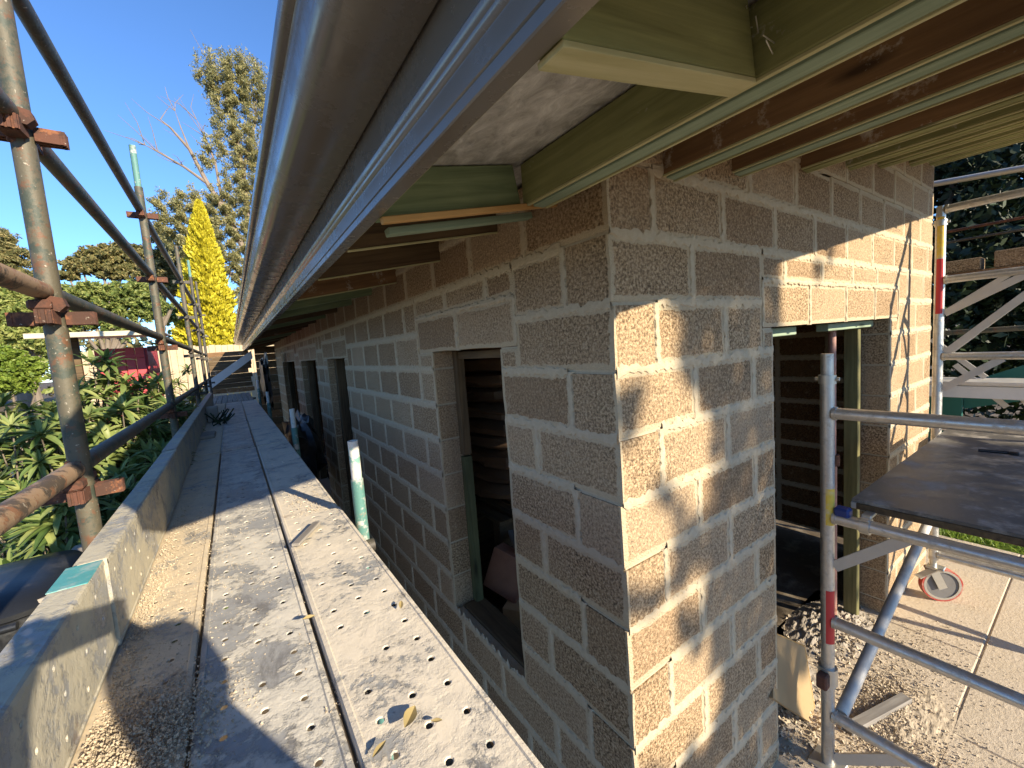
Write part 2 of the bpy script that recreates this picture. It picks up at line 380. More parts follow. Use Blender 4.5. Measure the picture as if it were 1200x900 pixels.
# ------------------------------------------------------------------ block walls
XW, YC = .915, .8173
PLANE = lambda x: .27+.19*x                # underside of the roof timbers
JOINTS = [.499-.2*i for i in range(13)]    # .499 .. -1.901 bed joints
T_WALL = .19
class Wall:
    def __init__(s, name, label, P, top, nrm):
        s.root = thing(name, P(0,GZ,0) if False else (0,0,0), label, 'wall'); s.P = P; s.top = top; s.mort = MB(); s.cache = {}; s.n = 0; s.rest = MB(); s.nrm = nrm
    def block_geo(s, u0, u1, z0, z1, t, seed, clip=True):
        r = random.Random(seed); nu = 4 if u1-u0 > .25 else 3; nv = 2
        vs = []; fs = []; ed = []
        J = lambda a: r.uniform(-a, a)
        def fv(i, j, depth):
            u = u0+(u1-u0)*i/nu; z = z0+(z1-z0)*j/nv
            if clip: z = min(z, s.top(u)-.004)
            return u, z, depth
        for j in range(nv+1):
            for i in range(nu+1):
                edge = i in (0, nu) or j in (0, nv)
                u, z, d = fv(i, j, 0)
                if edge: vs.append((u+J(.003), z+J(.003), .0035+J(.0015))); ed.append(1.0)
                else: vs.append((u+J(.02), z+J(.01), J(.0018))); ed.append(0.0)
        # inner ring: gives the edge mask a narrow width
        W1 = nu+1
        per = [(i, 0) for i in range(nu)]+[(nu, j) for j in range(nv)]+[(nu-i, nv) for i in range(nu)]+[(0, nv-j) for j in range(nv)]
        n0 = len(vs); cu = (u0+u1)/2; cz = (z0+min(z1, s.top(cu)-.004 if clip else z1))/2
        for (i, j) in per:
            q = vs[j*W1+i]; du = cu-q[0]; dz = cz-q[1]
            vs.append((q[0]+math.copysign(min(.034, abs(du)*.6), du) if i in (0, nu) else q[0],
                       q[1]+math.copysign(min(.034, abs(dz)*.6), dz) if j in (0, nv) else q[1], J(.0012))); ed.append(0.0)
        L = len(per)
        for k in range(L):
            a = per[k]; b = per[(k+1) % L]
            fs.append((a[1]*W1+a[0], b[1]*W1+b[0], n0+(k+1) % L, n0+k))
        fs.append(tuple(n0+k for k in range(L)))
        n1 = len(vs)
        for (i, j) in per:
            u, z, d = fv(i, j, 0); vs.append((u+J(.001), z+J(.001), .02)); ed.append(0.0)
        n2 = len(vs)
        for (i, j) in per:
            u, z, d = fv(i, j, 0); vs.append((u, z, t)); ed.append(0.0)
        for k in range(L):
            a = per[k]; b = per[(k+1) % L]; k2 = (k+1) % L
            fs.append((a[1]*W1+a[0], n1+k, n1+k2, b[1]*W1+b[0])); fs.append((n1+k, n2+k, n2+k2, n1+k2))
        return vs, fs, ed
    def block(s, u0, u1, z0, z1, t=T_WALL-.006, mat='block', name='block', stuff=False):
        clip = z1 > s.top(u0)-.006 or z1 > s.top(u1)-.006
        if clip and z0 > min(s.top(u0), s.top(u1))-.03: 
            if z0 > max(s.top(u0), s.top(u1))-.035: return
        c = Vector(s.P((u0+u1)/2, (z0+z1)/2, t/2))
        key = (round(u1-u0, 3), round(z1-z0, 3), round(t, 3), rnd.randrange(3))
        if not clip and not stuff and key in s.cache: me = s.cache[key]
        else:
            if clip or stuff: vs, fs, ed = s.block_geo(u0, u1, z0, z1, t, s.n, True)
            else:
                vs, fs, ed = s.block_geo(u0, u1, z0, z1, t, s.n, False)
            vw = [tuple(Vector(s.P(*q))-c) for q in vs]
            if stuff:
                s.rest.add([tuple(Vector(q)+c) for q in vw], fs); s.n += 1; return
            me = bpy.data.meshes.new(name); me.from_pydata(vw, [], fs); me.update()
            at_ = me.attributes.new('edge', 'FLOAT', 'POINT'); at_.data.foreach_set('value', ed)
            me.materials.append(M[mat])
            if not clip: s.cache[key] = me
        s.n += 1
        link(name, me, None, s.root, c)
    def backing(s, u0, u1, z0, z1):
        nn = max(1, int((u1-u0)/.5)); D0, D1 = .007, T_WALL-.012; u0 += .006; u1 -= .006
        a = [(u0, min(z0, s.top(u0)-.01)), (u1, min(z0, s.top(u1)-.01)), (u1, min(z1, s.top(u1)-.008)), (u0, min(z1, s.top(u0)-.008))]
        if a[2][1]-a[1][1] < .004 and a[3][1]-a[0][1] < .004: return
        vs = [s.P(u, z, D0) for u, z in a]+[s.P(u, z, D1) for u, z in a]
        s.mort.add(vs, [(0,1,2,3),(7,6,5,4),(0,4,5,1),(1,5,6,2),(2,6,7,3),(3,7,4,0)])
    def bead(s, a, b, wd=.011, proud=.004, near=True):
        """ragged ridge of squeezed-out mortar along a joint, a and b are (u, z)"""
        L = math.hypot(b[0]-a[0], b[1]-a[1])
        if L < .03: return
        n = max(2, int(L/(.011 if near else .06))); du = (b[0]-a[0])/L; dz = (b[1]-a[1])/L
        prof = ((-1.35, .004), (-.75, -.6), (0, -1), (.75, -.6), (1.35, .004))
        vs = []; fs = []
        sd = rnd.uniform(0, 100)
        for i in range(n+1):
            t = i/n; 
            wv = mnoise.noise(Vector((t*L*9+sd, 0, 0)))
            jl = 1.05+.9*mnoise.noise(Vector((t*L*30+sd, 3, 0)))+.5*rnd.uniform(-1, 1); jr = 1.05+.9*mnoise.noise(Vector((t*L*30+sd, 7, 0)))+.5*rnd.uniform(-1, 1)
            pr = proud*(1+.7*mnoise.noise(Vector((t*L*16+sd, 9, 0)))+.25*rnd.uniform(-1, 1))
            for (q, h) in prof:
                wq = wd*q*(jl if q < 0 else jr)+wv*.004
                d = .006 if h > 0 else h*pr
                u = a[0]+du*L*t-dz*wq; z = a[1]+dz*L*t+du*wq
                z = min(z, s.top(u)-.004)
                vs.append(s.P(u, z, d))
        for i in range(n):
            for q in range(4): fs.append((i*5+q, i*5+q+1, i*5+q+6, i*5+q+5))
        s.mort.add(vs, fs)
    def fill(s, u0, u1, z0, z1, first, far=99, mat='block', joint=.012):
        """one run of blocks from u0 to u1"""
        cuts = [u0]; u = u0+first
        while u < u1-.09: cuts.append(u); u += .4
        cuts.append(u1)
        if len(cuts) > 2 and cuts[-1]-cuts[-2] < .1: cuts.pop(-2)
        for a, b in zip(cuts[:-1], cuts[1:]):
            ja = joint/2 if a > u0+1e-6 else 0; jb = joint/2 if b < u1-1e-6 else 0
            s.block(a+ja, b-jb, z0+joint/2, z1-joint/2, mat=mat, stuff=a > far)
        for c in cuts[1:-1]:
            zt = min(z1, s.top(c)-.006)
            if zt-z0 > .03: s.bead((c, z0), (c, zt), .011, .0015, c < 3.5)
        s.backing(u0, u1, z0, z1)
    def build(s, u0, u1, openings, lintels, corner_par, far=99, mat='block'):
        for r, zt in enumerate(JOINTS+[GZ-.1]):
            z1 = zt+.2 if r == 0 else JOINTS[r-1]; z0 = zt
            if r == 0: z1 = zt+.2
            rows = [(z0, z1, r)]
            for (z0, z1, rr) in rows: s.row(u0, u1, z0, z1, rr, openings, lintels, corner_par, far, mat)
    def row(s, u0, u1, z0, z1, rr, openings, lintels, corner_par, far=99, mat='block'):
        if z1 <= GZ: return
        z0 = max(z0, GZ)
        start = u0+(.2 if (rr % 2 == corner_par) else 0)     # the other wall's block shows its end here
        obs = openings+lintels
        if start > u0:
            s.backing(start-.03, start+.06, z0, z1); zt_ = min(z1, s.top(start)-.006)
            if zt_-z0 > .03: s.bead((start, z0), (start, zt_), .011, .0015)
        cr = sorted({start, u1, *[q for o in obs for q in o[:2] if start < q < u1]})
        runs = []
        for a, b in zip(cr[:-1], cr[1:]):
            m = (a+b)/2; free = [(z0, z1)]
            for (ou0, ou1, oz0, oz1) in obs:
                if ou0 < m < ou1:
                    nf = []
                    for (fa, fb) in free:
                        if oz0 <= fa and oz1 >= fb: continue
                        if oz1 <= fa or oz0 >= fb: nf.append((fa, fb)); continue
                        if oz0 > fa: nf.append((fa, oz0))
                        if oz1 < fb: nf.append((oz1, fb))
                    free = nf
            free = [f for f in free if f[1]-f[0] > .012]
            if runs and runs[-1][2] == free and abs(runs[-1][1]-a) < 1e-6: runs[-1][1] = b
            else: runs.append([a, b, free])
        for a, b, free in runs:
            for (fa, fb) in free:
                first = .4 if (a == start) else (.4 if rr % 2 else .2)
                s.fill(a, b, fa, fb, first, far, mat)
                if fb < z1-1e-4 or fa > z0+1e-4: pass
                if fb <= s.top(a)-.01 and abs(fb-z1) < 1e-4:
                    s.bead((a+.006, fb), (b-.008, fb), .015, .0018, a < 3.5)
    def finish(s):
        put('mortar', s.mort, M['mortar'], s.root, smooth=False, origin=(0,0,0))
        if s.rest.v: put('block', s.rest, M['block'], s.root, origin=(0,0,0), kind='stuff')

OPEN_L = [(1.43, 2.115, -1.5, -.006), (4.22, 5.1, -1.9, -.006), (5.85, 7.2, -1.9, -.006), (8.0, 9.9, -1.9, -.006)]
LINT_L = [(1.306, 2.304, -.006, .187), (4.08, 5.3, -.006, .187), (5.7, 7.35, -.006, .187), (7.85, 10.05, -.006, .187)]
wl = Wall('block_wall', 'long shaded wall of brown concrete blocks running beside the scaffold planks, with narrow window openings', lambda u, z, d: (XW+d, u, z), lambda u: PLANE(XW)+.105, (-1,0,0))
wl.build(YC, 11.3, OPEN_L, LINT_L, 0, 8.6)
for (a, b, z0, z1) in LINT_L:
    n = max(2, round((b-a)/.5)); st = (b-a)/n
    for i in range(n): wl.block(a+st*i+.006, a+st*(i+1)-.006, z0+.002, z1-.008, name='lintel_block', stuff=a > 8)
    for i in range(1, n): wl.bead((a+st*i, z0), (a+st*i, z1-.005), .009, .004, a < 3.5)
    wl.bead((a, z1-.002), (b, z1-.002), .011, .005, a < 3.5); wl.bead((a, z0+.01), (a, z1), .008, .004, a < 3.5); wl.bead((b, z0+.01), (b, z1), .008, .004, a < 3.5)
    wl.backing(a, b, z0+.004, z1)
wl.finish()

wr = Wall('block_wall', 'end wall of brown concrete blocks facing the patio, part sunlit, with a wide doorway', lambda u, z, d: (u, YC+d, z), lambda u: PLANE(u)+.10, (0,-1,0))
OPEN_R = [(1.89, 3.46, -2.2, -.006)]; LINT_R = [(1.80, 3.62, -.006, .187)]
for r in range(-4, 13):
    zt = .499-.2*r
    wr.row(XW, 4.46, zt, zt+.2, r, OPEN_R, LINT_R, 1)
wr.row(XW, 4.46, GZ, .499-.2*12, 13, OPEN_R, LINT_R, 1)
for (a, b, z0, z1) in LINT_R:
    st = (b-a)/4
    for i in range(4): wr.block(a+st*i+.006, a+st*(i+1)-.006, z0+.002, z1-.008, name='lintel_block')
    for i in range(1, 4): wr.bead((a+st*i, z0), (a+st*i, z1-.005), .009, .004)
    wr.bead((a, z1-.002), (b, z1-.002), .011, .005); wr.bead((a, z0+.01), (a, z1), .008, .004); wr.bead((b, z0+.01), (b, z1), .008, .004)
    wr.backing(a, b, z0+.004, z1)
wr.finish()

# inner face of the far end wall, seen through the doorway
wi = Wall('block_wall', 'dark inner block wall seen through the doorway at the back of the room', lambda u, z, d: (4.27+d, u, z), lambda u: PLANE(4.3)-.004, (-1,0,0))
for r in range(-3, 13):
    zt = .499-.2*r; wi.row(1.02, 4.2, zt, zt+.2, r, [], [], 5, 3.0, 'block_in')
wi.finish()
back = thing('house_shell', (4.3, 8, GZ), 'plain rear walls of the unfinished block house, in deep shade', 'wall')
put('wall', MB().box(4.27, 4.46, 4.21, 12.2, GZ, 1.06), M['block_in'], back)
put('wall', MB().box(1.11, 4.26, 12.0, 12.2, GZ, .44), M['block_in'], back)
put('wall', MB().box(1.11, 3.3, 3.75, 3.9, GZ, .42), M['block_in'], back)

# ------------------------------------------------------------------ roof framing
roof = thing('roof', (2.5, 5, .5), 'low sloping roof with exposed treated timber rafters, eaves purlins and brown metal fascia', 'roof')
Y0, Y1 = -.20, 12.5
put('insulation', MB().add([(.33,Y0,PLANE(.33)+.125),(4.75,Y0,PLANE(4.75)+.125),(4.75,Y1,PLANE(4.75)+.125),(.33,Y1,PLANE(.33)+.125),
     (.33,Y0,PLANE(.33)+.16),(4.75,Y0,PLANE(4.75)+.16),(4.75,Y1,PLANE(4.75)+.16),(.33,Y1,PLANE(.33)+.16)],
     [(0,3,2,1),(4,5,6,7),(0,1,5,4),(1,2,6,5),(2,3,7,6),(3,0,4,7)]), M['insul'], roof)
# corrugated top sheet
mb = MB(); xs = [.318+4.48*i/2 for i in range(3)]; ny = 340; vs = []; fs = []
for i in range(ny+1):
    y = Y0-.03+(Y1-Y0+.06)*i/ny; h = .008*math.sin(i*math.pi/2)
    for x in xs: vs.append((x, y, PLANE(x)+.26+h))
for i in range(ny):
    for j in range(2): q = i*3+j; fs.append((q, q+1, q+4, q+3))
mb.add(vs, fs); put('roof_sheet', mb, M['roof_metal'], roof, smooth=True)
# eaves rafters running up the slope
def xr(name, y, x0, x1, wd, ht, mat, drop=0): return timber(name, (x0, y, PLANE(x0)-drop), (x1, y, PLANE(x1)-drop), wd, ht, M[mat], roof)
xr('blocking', 1.066, .347, .788, .045, .12, 'green')
xr('blocking', .385, .347, .788, .045, .12, 'olive')
put('blocking_face', MB().box(0,0,0,0,0,0), M['cream'], roof) if False else None
timber('blocking_edge', (.347, .385, PLANE(.347)-.009), (.786, .385, PLANE(.786)-.009), .047, .008, M['cream'], roof, .001)
timber('batten', (.347, 1.03, PLANE(.347)-.018), (.93, 1.03, PLANE(.93)-.014), .02, .016, M['pine'], roof, .002)
timber('batten', (.40, 1.15, PLANE(.40)-.022), (.90, 1.15, PLANE(.90)-.018), .035, .02, M['teal'], roof, .002)
mats = ['darkwood', 'darkwood', 'brown', 'green', 'green', 'darkwood', 'green']
ys = [1.40, 1.93, 2.58, 3.12, 3.72]+[4.3+.6*i for i in range(14)]
for i, y in enumerate(ys):
    xr('rafter', y, .347, 4.7, .045, .12, mats[i % 7])
    if i in (0, 1, 2): timber('rafter_edge', (.347, y-.018, PLANE(.347)-.007), (.93, y-.018, PLANE(.93)-.007), .012, .006, M['cream'], roof, .001)
# outriggers over the end wall
def yr(x, mat, y1=1.38, ht=.12, wd=.045):
    timber('purlin', (x+wd/2, Y0, PLANE(x)), (x+wd/2, y1, PLANE(x)), wd, ht, M[mat], roof)
    timber('batten', (x+wd/2+.013, Y0, PLANE(x)-.010), (x+wd/2+.013, y1-.03, PLANE(x)-.010), wd-.006, .010, M['teal'] if x < 2 else M['olive'], roof, .002)
    timber('purlin_lit_edge', (x+.006, Y0, PLANE(x)-.006), (x+.006, y1, PLANE(x)-.006), .010, .006, M['cream'], roof, .001)  # cream strip standing in for the arris catching light
    timber('batten_lit_edge', (x+wd+.013, Y0, PLANE(x)-.014), (x+wd+.013, y1-.04, PLANE(x)-.014), .008, .006, M['cream'], roof, .001)  # pale strip painting the lit lower edge of the batten
yr(.79, 'olive', 1.04)
for x, m in ((1.175, 'brown'), (1.585, 'brown'), (2.17, 'brown'), (2.70, 'olive'), (3.19, 'olive'), (3.80, 'olive'), (4.30, 'olive'), (4.52, 'olive')): yr(x, m)
timber('end_board', (.31, Y0-.015, PLANE(.31)), (4.75, Y0-.015, PLANE(4.75)), .03, .245, M['olive'], roof)
# nails where the blocking meets the first purlin
nails = MB()
for q in range(6):
    p = Vector((.785, .33+.012*q+rnd.uniform(-.02, .02), PLANE(.79)+.02+.015*q)); nails.tube(p, p+Vector((-.03, rnd.uniform(-.02, .02), rnd.uniform(-.01, .01))), .0011, 5)
put('nail', nails, M['zinc'], roof)

def extrude(profile, y0, y1, ny=90, closed=False, wave=.0010):
    mb = MB(); n = len(profile); vs = []; fs = []
    for i in range(ny+1):
        y = y0+(y1-y0)*i/ny; a = wave*mnoise.noise(Vector((y*1.7, 1.3, 0))); b = wave*mnoise.noise(Vector((y*1.1, 7.3, 0)))
        vs += [(x+a+wave*.5*mnoise.noise(Vector((y*4, x*20, 5))), y, z+b) for x, z in profile]
    for i in range(ny):
        for j in range(n-1 if not closed else n): 
            k = (j+1) % n; fs.append((i*n+j, i*n+k, (i+1)*n+k, (i+1)*n+j))
    return mb.add(vs, fs)
put('fascia_backing', MB().box(.327, .346, Y0, Y1, .337, .47), M['cream'], roof)
fas = extrude([(.344,.335),(.313,.3325),(.3105,.3345),(.3105,.350),(.3135,.352),(.3135,.354),(.3105,.356),(.3105,.391),(.305,.396),(.304,.402),(.309,.408),(.304,.414),(.303,.422),(.308,.429),(.3105,.436),(.3105,.53),(.325,.54)], Y0-.02, Y1)
put('fascia', fas, M['gutter'], roof, smooth=True)
gut = extrude([(.3085,.60),(.3085,.506),(.3065,.501),(.302,.499),(.197,.5035),(.190,.506),(.182,.5115),(.1745,.5195),(.1685,.5285),(.166,.534),(.1655,.540),(.162,.566),(.1595,.585),(.157,.588),(.150,.5885),(.1435,.591),(.139,.598),(.1375,.608),(.139,.617),(.143,.622),(.149,.622)], Y0-.02, Y1)
gt = put('gutter', gut, M['gutter'], roof, smooth=True)
for y in (4.6, 8.9):
    put('joint_sleeve', extrude([(.3045,.497),(.197,.5012),(.189,.504),(.1805,.510),(.173,.5182),(.167,.5275),(.1642,.534),(.1637,.540),(.1603,.566),(.158,.584)], y, y+.05, 2, False, 0), M['gutter'], gt, True)
for y in (Y0-.018, Y1): put('gutter_cap', MB().add([(.307,y,.60),(.305,y,.502),(.197,y,.506),(.180,y,.514),(.170,y,.537),(.154,y,.594),(.149,y,.606)], [(0,1,2,3,4,5,6)]), M['gutter'], gt)

# ------------------------------------------------------------------ opening frames and things in the rooms
wf = thing('window_frame', (1.09, 1.8, -1.5), 'dark green treated timber frame standing in the nearest narrow window opening', 'window frame')
timber('jamb', (1.082, 2.085, -1.48), (1.082, 2.085, -.61), .045, .05, M['jamb'], wf)
timber('jamb', (1.082, 2.085, -.60), (1.082, 2.085, -.01), .045, .05, M['darkwood'], wf)
timber('sill', (1.03, 1.44, -1.499), (1.03, 2.10, -1.499), .13, .02, M['darkwood'], wf)
timber('head', (1.07, 1.44, -.055), (1.07, 2.10, -.055), .045, .04, M['darkwood'], wf)
for (a, b, lb) in ((4.22, 5.1, 'dark timber post standing in the second narrow wall opening along the planks'), (5.85, 7.2, 'dark timber post standing in the third and widest wall opening along the planks'), (8.0, 9.9, 'dark timber post in the farthest wall opening along the planks')):
    o = timber('door_post', (1.08, b-.06, GZ), (1.08, b-.06, -.01), .09, .09, M['darkwood']); tag(o, lb, 'post')
df = thing('door_frame', (2.7, 1.0, GZ), 'timber door framing and header battens standing in the wide doorway', 'door frame')
timber('header', (1.90, .93, -.05), (2.32, .93, -.05), .06, .04, M['teal'], df)
timber('header', (2.72, .93, -.05), (3.45, .93, -.05), .06, .04, M['teal'], df)
timber('stud', (3.32, .965, GZ), (3.32, .965, -.012), .075, .045, M['stud'], df)
timber('stud', (3.42, .975, GZ), (3.42, .975, -.012), .05, .05, M['darkwood'], df)
timber('stud', (2.63, 1.35, GZ), (2.63, 1.35, .3), .10, .05, M['darkwood'], df)
timber('stud', (2.42, 1.35, GZ), (2.42, 1.35, .3), .05, .05, M['green'], df)
pr = thing('steel_prop', (3.17, 1.03, GZ), 'slim pinkish rusty steel prop standing upright inside the doorway', 'prop')
put('outer_tube', MB().tube((3.17,1.03,GZ+.01),(3.17,1.03,-.9),.026,14), M['copper'], pr, True)
put('inner_tube', MB().tube((3.17,1.03,-.9),(3.17,1.03,.06),.021,14), M['copper'], pr, True)
put('base_plate', MB().cbox(3.10,3.24,.96,1.10,GZ,GZ+.01), M['rust'], pr)
put('collar', MB().ring((3.17,1.03,-.93),(3.17,1.03,-.86),.04,.028), M['rust'], pr, True)

def lump(cx, cy, cz, sx, sy, sz, seed, rough=.12, nu=14, nv=9):
    vs = []; fs = []
    for j in range(nv+1):
        th = math.pi*j/nv
        for i in range(nu):
            ph = 2*math.pi*i/nu
            d = Vector((math.sin(th)*math.cos(ph), math.sin(th)*math.sin(ph), math.cos(th)))
            e = 1/max(1e-3, (abs(d.x)**4+abs(d.y)**4+abs(d.z)**4)**.25)
            k_ = e*(1+rough*mnoise.noise(d*2.2+Vector((seed, seed*.7, 0)))+rough*.6*mnoise.noise(d*6+Vector((seed, 0, 3))))
            vs.append((cx+d.x*sx*k_, cy+d.y*sy*k_, cz+d.z*sz*k_))
    for j in range(nv):
        for i in range(nu): fs.append((j*nu+i, j*nu+(i+1) % nu, (j+1)*nu+(i+1) % nu, (j+1)*nu+i))
    return MB().add(vs, fs)
pos_words = ['lowest', 'second lowest', 'third from the bottom', 'fourth from the bottom', 'middle', 'fifth from the top', 'fourth from the top', 'third from the top', 'second from the top', 'topmost']
for i in range(10):
    o = put('paper_bag', lump(1.66+rnd.uniform(-.03,.03), 2.72+rnd.uniform(-.05,.05), -1.02+i*.112, .27, .40, .058, i*3.3, .22), M['bag'], smooth=True)
    tag(o, 'crumpled brown bag, %s of the stack inside the nearest window' % pos_words[i], 'bag', 'brown bags stacked inside the window')
pal = thing('timber_pallet', (1.66, 2.72, GZ), 'dark timber pallet stand under the brown bags inside the window', 'pallet')
for y in (2.4, 2.72, 3.04): timber('bearer', (1.4, y, GZ), (1.95, y, GZ), .09, .8, M['darkwood'], pal)
for x in (1.42, 1.55, 1.68, 1.81, 1.94): timber('slat', (x, 2.3, -1.2), (x, 3.14, -1.2), .1, .022, M['darkwood'], pal)
for i, (x, y, z, a, lb) in enumerate(((1.30, 2.12, -1.42, .5, 'red brown clay paver leaning at the back of the window sill, nearest the green jamb'), (1.42, 2.05, -1.42, .9, 'red brown clay paver leaning inside the window beside the cardboard piece'))):
    o = put('clay_paver', MB().cbox(-.06,.06,-.12,.12,-.13,.13,.006), M['brick'], origin=(0,0,0)); o.location = (x, y, z); o.rotation_euler = (.3, .2, a); tag(o, lb, 'paver')
o = put('cardboard_box', MB().cbox(-.16,.16,-.12,.12,-.22,.22,.004), M['box'], origin=(0,0,0)); o.location = (1.38, 2.02, -1.78); o.rotation_euler = (0, 0, .6); tag(o, 'cardboard box standing low inside the nearest window', 'box')
o = timber('plank_offcut', (1.2, 1.6, -1.44), (1.5, 2.35, -1.30), .07, .02, M['grey_wood']); tag(o, 'grey plank offcut lying behind the window sill', 'plank')
o = put('white_tub', MB().tube((1.52,2.12,-1.42),(1.52,2.12,-1.24),.06,16,True,.07), M['white'], smooth=True); tag(o, 'small white tub inside the window beside the clay pavers', 'tub')

# board leaning at the doorway
bd = thing('leaning_board', (2.0, .8, GZ), 'cream faced board with orange edges leaning in the doorway at the wall corner', 'board')
A = at(906,742,1,.92); B = at(943,758,1,.92); Cc = at(958,852,1,.80); D = at(906,818,1,.80)
def slab4(pts, th):
    pts = [Vector(p) for p in pts]; n = (pts[1]-pts[0]).cross(pts[3]-pts[0]).normalized()*th
    return MB().add(pts+[p+n for p in pts], [(0,1,2,3),(7,6,5,4),(0,4,5,1),(1,5,6,2),(2,6,7,3),(3,7,4,0)])
put('face', slab4([A, B, Cc, D], .016), M['board'], bd)
e0 = B; e1 = Cc; put('edge', MB().bar(e0+Vector((.004,.01,0)), e1+Vector((.004,.01,0)), .02, .006, (0,1,0)), M['board_edge'], bd)
put('edge', MB().bar(A+Vector((0,.008,.004)), B+Vector((0,.008,.004)), .02, .006, (0,1,0)), M['board_edge'], bd)

# ------------------------------------------------------------------ left scaffold
SX = -.388
ST = [1.675, 3.93, 6.74, 9.05, 10.9]
scf = thing('scaffold', (SX, 5, GZ), 'weathered steel tube scaffold of standards and ledgers along the left of the walkway', 'scaffold')
tops = [1.9, 1.575, 1.55, 1.85, 1.8]
def star(p, parent, mat='rust', s=1.0):
    """four-way pressed fitting on a standard"""
    p = Vector(p)
    for d in ((1,0),(-1,0),(0,1),(0,-1)):
        dv = Vector((d[0], d[1], 0)); a = p+dv*.026; b = p+dv*.085*s
        mb_ = MB().bar(a, b, .036, .007)
        sd_ = Vector((-dv.y, dv.x, 0))
        mb_.bar(a+sd_*.016, b+sd_*.012, .036, .006).bar(a-sd_*.016, b-sd_*.012, .036, .006).bar(b-dv*.008-sd_*.017+Vector((0,0,.0)), b-dv*.008+sd_*.017, .036, .006)
        put('fitting', mb_, M[mat], parent)
for i, (y, t) in enumerate(zip(ST, tops)):
    st = put('standard', MB().tube((SX,y,GZ),(SX,y,t-.28),.0242,20 if i < 2 else 12), M['tube'] if i < 3 else M['tube_dark'], scf, True)
    put('spigot', MB().tube((SX,y,t-.28),(SX,y,t),.0195,16), M['tube_green'] if i in (1, 3) else M['tube'], st, True)
    for z in (-.33, .165, .655, 1.10):
        if z < t: star((SX, y, z), st, 'rust' if i < 2 else 'tube_dark', 1.0)
    # bolt heads
    if i == 0:
        for z in (.18, .66): put('bolt', MB().tube((SX+.02,y-.03,z+.02),(SX+.02,y-.06,z+.02),.022,6), M['rust'], st)
lv = [(1.13, 1.13), (.685, .705), (.232, .262), (-.262, -.25)]
ends = [-.75]+ST
for k, (za, zb) in enumerate(lv):
    for i in range(len(ends)-1):
        y0 = ends[i]+(.03 if i else 0); y1 = ends[i+1]-.03
        za_ = za+(zb-za)*i/5; 
        mt = 'tube_dark' if k == 0 else ('tube_rust' if (k == 2 and i == 0) or (k == 3 and i == 0) else 'tube')
        ld = put('ledger', MB().tube((SX-.008,y0,za_),(SX-.008,y1,za_+(zb-za)/5),.0242 if k < 3 else .0245,18), M[mt], scf, True)
        for yy, sg in ((y0+.02, 1), (y1-.02, -1)):
            mr = M['rust'] if i < 2 else M['tube_dark']
            we = put('wedge_end', MB().cbox(SX-.03,SX+.016,yy-.028,yy+.028,za_-.05,za_-.022,.006).cbox(SX-.026,SX+.012,yy-sg*.035-.008,yy-sg*.035+.008,za_-.06,za_+.028,.004), mr, ld)
            if i < 2: put('wedge', MB().bar((SX-.006,yy-sg*.012,za_-.10),(SX-.010,yy-sg*.006,za_+.045),.022,.007,(0,1,0)).tube((SX+.012,yy,za_-.036),(SX+.032,yy,za_-.036),.013,6).tube((SX+.03,yy,za_-.036),(SX+.042,yy,za_-.036),.006,8), mr, we) if False else None
# transoms under the planks
for y in [-.4]+ST: put('transom', MB().tube((SX,y,-.76),(.40,y,-.76),.0242,14), M['tube_dark'], scf, True)
# inner row of short standards between planks and wall
inner = [(.378, 1.75, -.34), (.39, 3.93, -.40), (.39, 6.74, -.4), (.39, 9.05, -.3)]
for (x, y, t) in inner:
    st = put('inner_standard', MB().tube((x,y,GZ),(x,y,t-.16),.0242,18), M['tube_green'], scf, True)
    put('spigot', MB().ring((x,y,t-.165),(x,y,t),.0205,.016,18), M['tube_white'], st, True)

